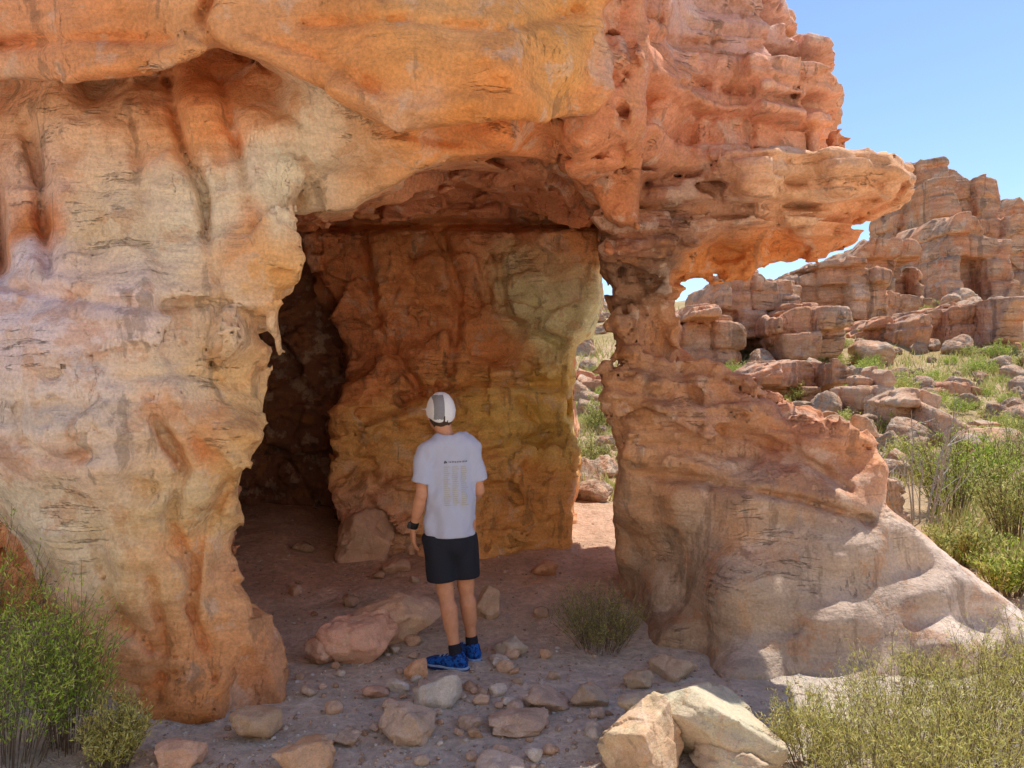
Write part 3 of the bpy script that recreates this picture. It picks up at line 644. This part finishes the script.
def shrub(px, Yq, label, args, group=None, name='shrub', cat='shrub'):
    x_ = (px-512)/F*Yq; loc = (x_, Yq, float(gh(x_, Yq))-.01)
    r = empty(name, loc, label, cat, group); sv, sf, V, Qf, cc = shrub_arrays(**args)
    obj('stems', raw_mesh('stems', sv, sf), M_stem, r); obj('foliage', raw_mesh('foliage', V, Qf, cc, False), M_leaf, r)
    return r
G_yel = [(166, 168, 84), (202, 196, 106), (226, 212, 128), (236, 222, 150), (180, 184, 94)]
G_grn = [(150, 184, 66), (172, 204, 78), (194, 214, 94), (212, 222, 118), (134, 162, 68)]
G_dark = [(118, 130, 72), (144, 150, 84), (168, 164, 102), (182, 172, 116)]
G_sage = [(172, 180, 98), (196, 198, 120), (210, 206, 136), (156, 168, 88), (218, 210, 150)]
for q, (px, Yq, H, R, lb) in enumerate([
    (812, 3.45, .36, .26, 'yellow-green feathery shrub nearest the cream boulders at lower right'),
    (870, 3.2, .46, .32, 'yellow-green feathery shrub in the middle of the lower right clump'),
    (940, 3.1, .50, .34, 'yellow-green feathery shrub at the bottom edge right of the middle of the clump'),
    (1000, 3.25, .56, .36, 'yellow-green feathery shrub at the lower right corner'),
    (900, 3.65, .50, .36, 'yellow-green feathery shrub behind the lower right clump, against the buttress'),
    (975, 3.7, .54, .36, 'yellow-green feathery shrub at the back of the lower right clump, nearer the right edge'),
    (1045, 3.8, .60, .4, 'feathery shrub at the right edge under the end of the buttress')]):
    shrub(px, Yq, lb, dict(seed=11+q, H=H, R=R, nst=70, nlf=4600, ll=.028, lw=.0036, cols=G_yel, upright=.6, tw=8, sr=.0018))
for q, (px, Yq, H, R, lb, cl) in enumerate([
    (8, 3.3, .82, .38, 'dense green bush at the lower left corner', G_grn),
    (68, 3.5, .74, .22, 'green bush tight against the foot of the left pillar', G_grn),
    (-25, 3.9, .98, .42, 'dull green bush behind the lower left green bush', G_dark+G_grn),
    (112, 3.4, .36, .16, 'brown-green twiggy tuft in front of the left pillar foot', G_yel)]):
    shrub(px, Yq, lb, dict(seed=31+q, H=H, R=R, nst=64, nlf=5600, ll=.025, lw=.0058, cols=cl, upright=.6, tw=8, sr=.0022))
shrub(600, 5.0, 'dull olive bush in shade between the person and the buttress', dict(seed=45, H=.44, R=.38, nst=100, nlf=5200, ll=.026, lw=.0042, cols=G_dark+[(200, 190, 130)], upright=.7, tw=6, sr=.0020))
for q, (px, Yq, H, R, lb, cl) in enumerate([
    (952, 8.4, 1.05, .5, 'tall bright green shrub behind the buttress at right', G_grn+G_sage),
    (1012, 7.4, .85, .42, 'light green shrub at the right edge above the buttress end', G_sage),
    (1020, 10.5, 1.0, .55, 'broad green shrub at the right edge farther up the slope', G_sage),
    (985, 9.6, .75, .45, 'mid-green shrub between the tall bright one and the right edge', G_grn),
    (960, 6.6, .42, .32, 'low leafy shrub growing along the back of the buttress', G_sage),
    (1005, 6.0, .42, .32, 'low leafy shrub behind the end of the buttress at the right edge', G_grn+G_sage)]):
    shrub(px, Yq, lb, dict(seed=61+q, H=H, R=R, nst=36, nlf=3600, ll=.042, lw=.011, cols=cl, upright=.6, tw=8, sr=.006))
def twigs(px, Yq, H, label, seed):
    x_ = (px-512)/F*Yq; sv, sf, V, Qf, cc = shrub_arrays(seed=seed, H=H, R=H*.6, nst=12, nlf=100, ll=.03, lw=.01, cols=G_yel, upright=.3, tw=8, sr=.011)
    r = empty('dead_shrub', (x_, Yq, float(gh(x_, Yq))), label, 'dead shrub'); obj('bare_twigs', raw_mesh('bare_twigs', sv, sf), simple('grey_twig', (.46, .42, .38), .9, .2), r)
twigs(918, 7.9, 1.3, 'bare grey twiggy bush standing in front of the tall green shrub', 5)
shrub(590, 11.5, 'yellow-green shrub framed in the narrow gap beside the back wall', dict(seed=71, H=.6, R=.45, nst=36, nlf=2600, ll=.05, lw=.011, cols=G_sage, upright=.6, tw=7, sr=.006))
shrub(606, 15, 'pale shrub higher up the slope in the narrow gap', dict(seed=72, H=.7, R=.6, nst=32, nlf=2400, ll=.06, lw=.016, cols=G_sage, upright=.5, tw=7, sr=.007))
bmesh_list = []
for q in range(6):
    sv, sf, V, Qf, cc = shrub_arrays(seed=90+q, H=.8, R=.6, nst=30, nlf=1500, ll=.08, lw=.024, cols=[G_sage, G_grn+G_sage, G_yel+G_sage][q % 3], upright=.4, tw=6, sr=.008)
    bmesh_list.append(raw_mesh('bush', V, Qf, cc, False)); bmesh_list[-1].materials.append(M_leaf)
stone_list = []
for q in range(7):
    v, f = stone_arrays(500+q, 4, 8); stone_list.append(raw_mesh('slope_boulder', v, f)); stone_list[-1].materials.append(M_bould)
nb = ns_ = 0
for q in range(6000):
    Yq = 9.0*(6.0**random.random()); px = random.uniform(577, 618) if random.random() < .12 else random.uniform(692, 1045)
    x_ = (px-512)/F*Yq; z_ = float(gh(x_, Yq)); pyg = 384-(z_-CH)/Yq*F
    crest = np.interp(px, [570, 618, 619, 690, 770, 868, 890, 930, 1024], [530, 530, 300, 345, 398, 440, 500, 550, 630])
    if pyg > crest+6: continue
    if random.random() < .48:
        if nb >= 230: continue
        nb += 1
        o = bpy.data.objects.new('bush', bmesh_list[q % 6]); C.objects.link(o); s_ = random.uniform(.25, .75)*(.7+Yq*.018)
        o.scale = (s_, s_, s_*random.uniform(.6, 1)); o.location = (x_, Yq, z_-.03); o.rotation_euler = (0, 0, random.uniform(0, 6))
        tag(o, 'low scrubby bush on the rocky slope', 'bush', 'bushes dotted over the rocky slope')
    else:
        if ns_ >= 280: continue
        ns_ += 1
        o = bpy.data.objects.new('slope_boulder', stone_list[q % 7]); C.objects.link(o); s_ = random.uniform(.07, .30)*(.7+Yq*.033)*(1.7 if random.random() < .15 else 1)
        o.scale = (s_*random.uniform(.8, 1.2), s_, s_*random.uniform(.7, 1.1)); o.location = (x_, Yq, z_+s_*.25); o.rotation_euler = (random.uniform(-.3, .3), random.uniform(-.3, .3), random.uniform(0, 6))
        tag(o, 'weathered boulder on the rocky slope', 'boulder', 'boulders dotted over the rocky slope')
r = np.random.default_rng(5); n = 26000
Yg = 6.5*(7.2**r.random(n)); pxg = r.uniform(560, 1090, n); xg = (pxg-512)/F*Yg
m = (fbm(xg*.5, Yg*.5, xg*0, 3) > -.15) & ((Yg > 10) | (pxg > 930) | ((pxg < 630) & (Yg > 9))); xg = xg[m]; Yg = Yg[m]; n = len(xg); zg = gh(xg, Yg)
h = r.uniform(.10, .24, n)*(.7+Yg*.025); b0 = np.stack([xg, Yg, zg], 1); lean = r.normal(0, .4, (n, 3))*h[:, None]; lean[:, 2] = h
wv = r.normal(0, 1, (n, 3)); wv[:, 2] = 0; wv = wv/np.linalg.norm(wv, axis=1)[:, None]*(.012*(.6+Yg*.05))[:, None]
Vg = np.stack([b0-wv, b0+wv, b0+lean], 1).reshape(-1, 3)
cg = np.repeat(np.array([lin(c) for c in [(206, 190, 128), (186, 182, 108), (216, 200, 148), (166, 174, 98)]])[r.integers(0, 4, n)], 3, 0)
tag(obj('dry_grass', raw_mesh('dry_grass', Vg, np.arange(3*n).reshape(n, 3), cg, False), M_leaf), 'dry straw-coloured grass on the rocky slope', 'grass', kind='stuff')

# ---------------------------------------------------------------- the person
class Vox:
    def __init__(s, lo, hi, v):
        s.ax = [np.arange(lo[q], hi[q], v) for q in range(3)]; s.v = v; s.d = np.full([len(a) for a in s.ax], .2, np.float32)
    def sub(s, lo, hi):
        sl = []
        for q in range(3):
            a = max(0, int((lo[q]-s.ax[q][0])/s.v)); b = min(len(s.ax[q]), int((hi[q]-s.ax[q][0])/s.v)+2); sl.append(slice(a, max(b, a+1)))
        sl = tuple(sl); g = np.meshgrid(s.ax[0][sl[0]], s.ax[1][sl[1]], s.ax[2][sl[2]], indexing='ij'); return sl, g
    def cone(s, a, b, r1, r2, k=.02, sc=(1, 1, 1)):
        a = np.array(a, float); b = np.array(b, float); sc = np.array(sc, float); m = (max(r1, r2)*sc.max()+.05)
        sl, g = s.sub(np.minimum(a, b)-m, np.maximum(a, b)+m)
        A = a/sc; B = b/sc; e = B-A; p = [(g[q]/sc[q]-A[q]) for q in range(3)]
        t = np.clip((p[0]*e[0]+p[1]*e[1]+p[2]*e[2])/(e@e+1e-12), 0, 1)
        dd = np.sqrt(sum((p[q]-t*e[q])**2 for q in range(3)))-(r1+(r2-r1)*t)
        s.d[sl] = smin(s.d[sl], dd*sc.min(), k)
    def ell(s, c, r, k=.015, neg=False):
        c = np.array(c, float); r = np.array(r, float); sl, g = s.sub(c-r-.05, c+r+.05)
        q = np.sqrt(sum(((g[i]-c[i])/r[i])**2 for i in range(3))); dd = (q-1)*r.min()
        s.d[sl] = smax(s.d[sl], -dd, k) if neg else smin(s.d[sl], dd, k)
    def mesh(s): return snets(s.d, *s.ax)
    def grid(s): return np.meshgrid(*s.ax, indexing='ij')
HD = np.array([-.045, .055, 1.525])
LS, LE, LW = np.array([-.152, 0, 1.30]), np.array([-.182, -.03, 1.04]), np.array([-.218, .05, .825])
RS, RE, RW = np.array([.147, 0, 1.30]), np.array([.180, .0, 1.05]), np.array([.155, .19, .93])
LH, LK, LA = np.array([-.075, 0, .85]), np.array([-.032, -.01, .46]), np.array([.012, -.10, .09])
RH, RK, RA = np.array([.08, 0, .85]), np.array([.108, .035, .46]), np.array([.148, .03, .09])
tL = np.array([-.78, .62, 0]); tL /= np.linalg.norm(tL); tR = np.array([-.12, 1, 0]); tR /= np.linalg.norm(tR)
B = Vox((-.36, -.25, 0), (.36, .42, 1.66), .0052)
B.cone((0, 0, .9), (0, 0, 1.24), .118, .125, .03, (1.0, .68, 1)); B.cone((-.11, 0, 1.31), (.11, 0, 1.31), .052, .052, .05)
B.cone((-.01, .0, 1.33), HD+np.array([0, -.012, -.05]), .050, .048, .03)
B.ell(HD, (.075, .095, .105)); B.ell(HD+np.array([0, .045, -.055]), (.052, .05, .06), .03)
B.cone(HD+np.array([0, .09, .005]), HD+np.array([0, .108, -.025]), .009, .014, .012)
B.cone(HD+np.array([-.02, .088, -.055]), HD+np.array([.02, .088, -.055]), .008, .008, .006)
for s_ in (-1, 1):
    B.ell(HD+np.array([s_*.031, .088, .012]), (.014, .010, .010), .008, neg=True); B.ell(HD+np.array([s_*.031, .082, .012]), (.012, .012, .010), .002)
    B.ell(HD+np.array([s_*.078, -.003, -.01]), (.011, .019, .031), .008); B.ell(HD+np.array([s_*.088, .006, -.008]), (.006, .01, .018), .005, neg=True)
for S_, E_, W_ in ((LS, LE, LW), (RS, RE, RW)):
    B.cone(S_, E_, .046, .034, .03); B.cone(E_, W_, .035, .0225, .012); B.cone(E_*.75+W_*.25, E_*.5+W_*.5, .037, .032, .02)
for H_, K_, A_ in ((LH, LK, LA), (RH, RK, RA)):
    B.cone(H_, K_, .080, .049, .03); B.cone(K_, A_, .047, .032, .02); cm = K_*.7+A_*.3+np.array([0, -.014, 0]); B.cone(cm, K_*.45+A_*.55+np.array([0, -.008, 0]), .050, .041, .02)
for A_, t_ in ((LA, tL), (RA, tR)): B.cone(A_*[1, 1, 0]+[0, 0, .045]-t_*.03, A_*[1, 1, 0]+[0, 0, .035]+t_*.13, .036, .028, .03)
def hand(W, dr, sp, curl, s):
    dr = dr/np.linalg.norm(dr); sp = sp/np.linalg.norm(sp); curl = curl/np.linalg.norm(curl)
    for q, (o_, ln) in enumerate(((-.027, .062), (-.009, .074), (.010, .070), (.028, .055))):
        k0 = W+dr*.085+sp*o_*.95-dr*abs(o_)*.25
        B.cone(W+sp*o_*.4, k0, .0135, .0115, .008)
        d1 = dr*.93+curl*.30+sp*o_*2; d1 /= np.linalg.norm(d1); k1 = k0+d1*ln*.5; d2 = dr*.72+curl*.68; d2 /= np.linalg.norm(d2); k2 = k1+d2*ln*.5
        B.cone(k0, k1, .0096, .0086, .003); B.cone(k1, k2, .0086, .007, .003)
    t0 = W+dr*.022-sp*.014; t1 = t0+(dr*.55-sp*.8+curl*.25)*.038; t2 = t1+(dr*.9-sp*.25+curl*.2)*.03; B.cone(t0, t1, .0135, .011, .008); B.cone(t1, t2, .0105, .0082, .004)
hand(LW, np.array([.05, .22, -.97]), np.array([.1, -1, -.1]), np.array([1, .1, 0]), 1)
hand(RW, np.array([-.45, .75, -.35]), np.array([.1, -.3, -1]), np.array([-1, -.3, 0]), 1)
bv, bq = B.mesh()
person = empty('person', (-.377, 4.70, float(gh(-.377, 4.7))+.0), 'person standing with back turned, white cap, pale grey T-shirt, black shorts and blue shoes', 'person', rz=math.radians(18))
M_skin = simple('skin', lin((206, 148, 114)), .55, .08, 30, .0006)
obj('body', raw_mesh('body', bv, bq), M_skin, person)
S = Vox((-.34, -.24, .7), (.34, .24, 1.44), .0062)
S.cone((0, .0, 1.27), (0, 0, 1.0), .134, .138, .03, (1.06, .72, 1)); S.cone((0, 0, 1.0), (.004, 0, .74), .140, .154, .03, (1.04, .84, 1))
S.cone((-.108, 0, 1.315), (.103, 0, 1.315), .062, .062, .04); S.cone((-.06, 0, 1.345), (.06, 0, 1.345), .048, .048, .05)
S.cone(LS+[0, 0, .002], LS*.25+LE*.75+[-.008, 0, 0], .056, .061, .03); S.cone(RS+[0, 0, .002], RS*.25+RE*.75+[.004, 0, 0], .056, .058, .03)
g0, g1, g2 = S.grid()
fold = .010*vn((g0+g2*.35)*14, g1*9, g2*8)+.006*vn(g0*30+4, g1*20, (g2-g0*.6)*20)+.008*np.sin((g0*1.2+g2*.3)*55+3*vn(g0*5, g1*5, g2*5))*sst(1.15, .8, g2)*.6
S.d += fold.astype(np.float32)
S.d = smax(S.d, (.785+.02*g0-g2).astype(np.float32), .01)
arm = (np.abs(g0) > .152) & (g2 > 1.02); cut = (1.115+.0*g0-g2+.25*(np.abs(g0)-.2)); S.d = np.where(arm, smax(S.d, cut.astype(np.float32), .008), S.d)
nc = np.sqrt((g0+.012)**2+(g1-.015)**2+(g2-1.415)**2)-.066; S.d = smax(S.d, -nc.astype(np.float32), .008)
sv, sq = S.mesh()
M_shirt = simple('pale_grey_cotton', lin((188, 193, 214)), .9, .05, 260, .0006, .15)
shirt_me = raw_mesh('shirt', sv, sq); shirt = obj('shirt', shirt_me, M_shirt, person)
bvh = BVHTree.FromPolygons([tuple(v) for v in sv.tolist()], sq.tolist())
def decal(name, rects, mat, off=.0022):
    vs, fs = [], []
    for x0, z0, x1, z1 in rects:
        nx_ = max(2, int(abs(x1-x0)/.008)+2); nz_ = max(2, int(abs(z1-z0)/.008)+2); b_ = len(vs)
        for a in range(nx_):
            for e in range(nz_):
                x_ = x0+(x1-x0)*a/(nx_-1); z_ = z0+(z1-z0)*e/(nz_-1)
                h_ = bvh.ray_cast(Vector((x_, -.5, z_)), Vector((0, 1, 0))); vs.append((x_, (h_[0].y if h_[0] else -.11)-off, z_))
        for a in range(nx_-1):
            for e in range(nz_-1): fs.append([b_+a*nz_+e, b_+(a+1)*nz_+e, b_+(a+1)*nz_+e+1, b_+a*nz_+e+1])
    return obj(name, raw_mesh(name, np.array(vs), np.array(fs)), mat, shirt)
M_ink = simple('dark_print', (.10, .10, .14), .8, .05); M_pale = simple('grey_beige_print', lin((182, 180, 172)), .85, .04)
rr = random.Random(3); rects = [(-.058, 1.230, -.049, 1.238), (-.055, 1.238, -.047, 1.246), (-.048, 1.232, -.040, 1.242)]; x_ = -.030
while x_ < .090:
    w_ = rr.choice([.005, .007, .008]); rects.append((x_, 1.234, x_+w_*.7, 1.234+rr.choice([.008, .010, .010]))); x_ += w_+.003
decal('logo_print', rects, M_ink)
cols_ = []
for cx_, w_ in ((-.06, .042), (-.010, .046), (.044, .048)):
    z_ = 1.212
    while z_ > .985: cols_.append((cx_, z_-.006, cx_+w_*rr.uniform(.55, .95), z_)); z_ -= .0125
decal('text_print', cols_, M_pale)
T = Vox((-.24, -.2, .44), (.26, .2, .88), .0062)
T.cone((0, 0, .80), (.005, 0, .76), .13, .138, .03, (1, .8, 1)); T.cone(LH+[.0, 0, -.08], [-.052, -.006, .54], .092, .088, .02, (1, .95, 1)); T.cone(RH+[0, 0, -.08], [.098, .018, .54], .090, .086, .02, (1, .95, 1))
g0, g1, g2 = T.grid(); T.d += (.008*vn(g0*22, g1*14, g2*7)).astype(np.float32); T.d = smax(T.d, (.515+.03*g0-g2).astype(np.float32), .008); T.d = smax(T.d, (g2-.80).astype(np.float32), .008)
tv, tq = T.mesh(); obj('shorts', raw_mesh('shorts', tv, tq), simple('black_shorts', (.016, .018, .028), .8, .2, 200, .0008), person)
t = NT('blue_knit'); n1 = t.noise(45, 3, .6); vv = t.n('ShaderNodeTexVoronoi'); vv.inputs['Scale'].default_value = 70; t.l(t.tc.outputs['Object'], vv.inputs['Vector'])
cshoe = t.mix(t.ramp(n1, .45, .6), lin((28, 92, 178)), lin((16, 40, 96))); cshoe = t.mix(t.ramp(vv.outputs[0], .25, .1, 0, .5), cshoe, lin((110, 160, 215)))
t.bsdf(cshoe, .7, t.bump(vv.outputs[0], .002), .2); M_shoe = t.m
M_sole = simple('shoe_sole', lin((28, 50, 100)), .7, .2); M_mid = simple('pale_midsole', lin((150, 175, 210)), .7, .15); M_sock = simple('dark_sock', (.02, .02, .03), .9, .2); M_lace = simple('pale_laces', lin((190, 210, 230)), .6, .1)
for A_, t_ in ((LA, tL), (RA, tR)):
    a0 = np.array([A_[0], A_[1], 0]); W = Vox(a0+[-.25, -.25, -.01], a0+[.25, .3, .16], .005)
    W.cone(a0-t_*.035+[0, 0, .046], a0+t_*.03+[0, 0, .052], .043, .042, .03); W.cone(a0+t_*.03+[0, 0, .052], a0+t_*.14+[0, 0, .036], .044, .036, .03); W.cone(a0+t_*.14+[0, 0, .034], a0+t_*.175+[0, 0, .03], .036, .030, .03)
    W.cone(a0-t_*.02+[0, 0, .06], a0-t_*.012+[0, 0, .092], .040, .040, .02)
    g0, g1, g2 = W.grid(); W.d = smax(W.d, (.018-g2).astype(np.float32), .004); W.d = smax(W.d, (g2-.098-.25*((g0-a0[0])*-t_[0]+(g1-a0[1])*-t_[1])).astype(np.float32), .006)
    v, f = W.mesh(); sh = obj('shoe', raw_mesh('shoe', v, f), M_shoe, person)
    for nm_, lo_, hi_, ex, mt in (('sole', .001, .013, .003, M_sole), ('midsole', .0135, .028, 0, M_mid)):
        W = Vox(a0+[-.25, -.25, -.02], a0+[.25, .3, .06], .004)
        W.cone(a0-t_*.04+[0, 0, .02], a0+t_*.03+[0, 0, .02], .046+ex, .042+ex, .02); W.cone(a0+t_*.03+[0, 0, .02], a0+t_*.145+[0, 0, .02], .042+ex, .043+ex, .02); W.cone(a0+t_*.145+[0, 0, .02], a0+t_*.185+[0, 0, .02], .042+ex, .030+ex, .02)
        g0, g1, g2 = W.grid(); W.d = smax(W.d, (g2-hi_).astype(np.float32), .004); W.d = smax(W.d, (lo_-g2).astype(np.float32), .004); v, f = W.mesh(); obj(nm_, raw_mesh(nm_, v, f), mt, sh)
    side = np.array([-t_[1], t_[0], 0])
    W = Vox(a0+[-.25, -.25, 0], a0+[.25, .3, .16], .004)
    for o_ in (.045, .07, .095): W.cone(a0+t_*o_+side*.02+[0, 0, .094-o_*.18], a0+t_*(o_+.006)-side*.02+[0, 0, .094-o_*.18], .004, .004, .002)
    v, f = W.mesh(); obj('laces', raw_mesh('laces', v, f), M_lace, sh)
    K_ = LK if A_ is LA else RK; dk = (K_-A_)/np.linalg.norm(K_-A_); W = Vox(A_-.07, A_+[.07, .07, .10], .005); W.cone(A_, A_+dk*.045, .040, .038, .01)
    v, f = W.mesh(); obj('sock', raw_mesh('sock', v, f), M_sock, person)
dw = (LE-LW)/np.linalg.norm(LE-LW); cw = LW+dw*.03; W = Vox(cw-.06, cw+.06, .0035); W.cone(cw-dw*.008, cw+dw*.010, .0275, .0285, .004)
v, f = W.mesh(); wt = obj('watch_strap', raw_mesh('watch_strap', v, f), simple('black_rubber', (.015, .015, .016), .5), person)
W = Vox(cw-.07, cw+.07, .0035); W.cone(cw+np.array([-.029, -.006, 0])-dw*.010, cw+np.array([-.029, -.006, 0])+dw*.010, .013, .013, .003); v, f = W.mesh(); obj('watch_case', raw_mesh('watch_case', v, f), simple('watch_case_dark', (.05, .05, .055), .3), wt)
W = Vox(HD-.16, HD+.16, .005); W.ell(HD+[0, -.008, .005], (.079, .098, .108)); g0, g1, g2 = W.grid()
W.d = smax(W.d, (g1-HD[1]-.035+(HD[2]-g2)*.6).astype(np.float32), .01); W.d = smax(W.d, (HD[2]-.085-g2).astype(np.float32), .006); W.d += (.003*vn(g0*90, g1*90, g2*25)).astype(np.float32)
v, f = W.mesh(); obj('hair', raw_mesh('hair', v, f), simple('short_brown_hair', (.07, .045, .028), .6, .4, 200, .002), person)
W = Vox(HD-[.16, .16, .16], HD+[.16, .24, .2], .0048); W.ell(HD+[0, -.004, .012], (.088, .107, .118)); g0, g1, g2 = W.grid()
W.d = smax(W.d, (HD[2]-.062+.42*(g1-HD[1]+.1)-g2).astype(np.float32), .006); W.d += (.0018*np.cos(np.arctan2(g0-HD[0], g1-HD[1])*6)).astype(np.float32)
br = Vox(HD-[.16, .16, .16], HD+[.16, .24, .2], .0048); br.cone(HD+[-.035, .09, .022], HD+[.035, .09, .022], .07, .07, .02, (1, 1.2, .09)); W.d = smin(W.d, br.d, .012)
v, f = W.mesh(); fc = v[f].mean(1)-HD
pm = (np.abs(fc[:, 0]+.030) < .030) & (fc[:, 1] < .02) & (fc[:, 2] > -.035) & (fc[:, 2] < .112)
a_, b_, _ = submesh(v, f, ~pm); cap = obj('cap', raw_mesh('cap', a_, b_), simple('white_cap_fabric', (.80, .80, .81), .85, .04, 200, .0006), person)
a_, b_, _ = submesh(v, f, pm); obj('grey_panel', raw_mesh('grey_panel', a_, b_), simple('grey_mesh_panel', (.27, .27, .29), .85, .2, 400, .001), cap)

# ---------------------------------------------------------------- light, sky, camera
el = math.radians(61); az = math.radians(46)
Sd = Vector((math.sin(az)*math.cos(el), math.cos(az)*math.cos(el), math.sin(el)))
sun = bpy.data.lights.new('sun', 'SUN'); sun.energy = 5.0; sun.angle = math.radians(.5); sun.color = (1, .955, .88)
so = bpy.data.objects.new('sun', sun); C.objects.link(so); so.rotation_euler = Sd.to_track_quat('Z', 'Y').to_euler(); so.location = (5, 5, 12)
w = bpy.data.worlds.new('World'); bpy.context.scene.world = w; w.use_nodes = True
nt = w.node_tree; bg = nt.nodes['Background']; sk = nt.nodes.new('ShaderNodeTexSky'); sk.sky_type = 'NISHITA'; sk.sun_disc = False
sk.sun_elevation = el; sk.sun_rotation = az; sk.air_density = 1.0; sk.dust_density = .3; sk.ozone_density = 2.6; sk.altitude = 800
nt.links.new(sk.outputs[0], bg.inputs[0]); bg.inputs[1].default_value = .19
cam = bpy.data.cameras.new('camera'); cam.sensor_width = 36; cam.lens = 36*F/1024; cam.clip_end = 3000; cam.clip_start = .05
co = bpy.data.objects.new('camera', cam); C.objects.link(co); co.location = (0, 0, CH); co.rotation_euler = (math.pi/2, 0, 0); bpy.context.scene.camera = co
sc = bpy.context.scene; sc.view_settings.view_transform = 'Standard'; sc.view_settings.look = 'None'; sc.view_settings.exposure = 0
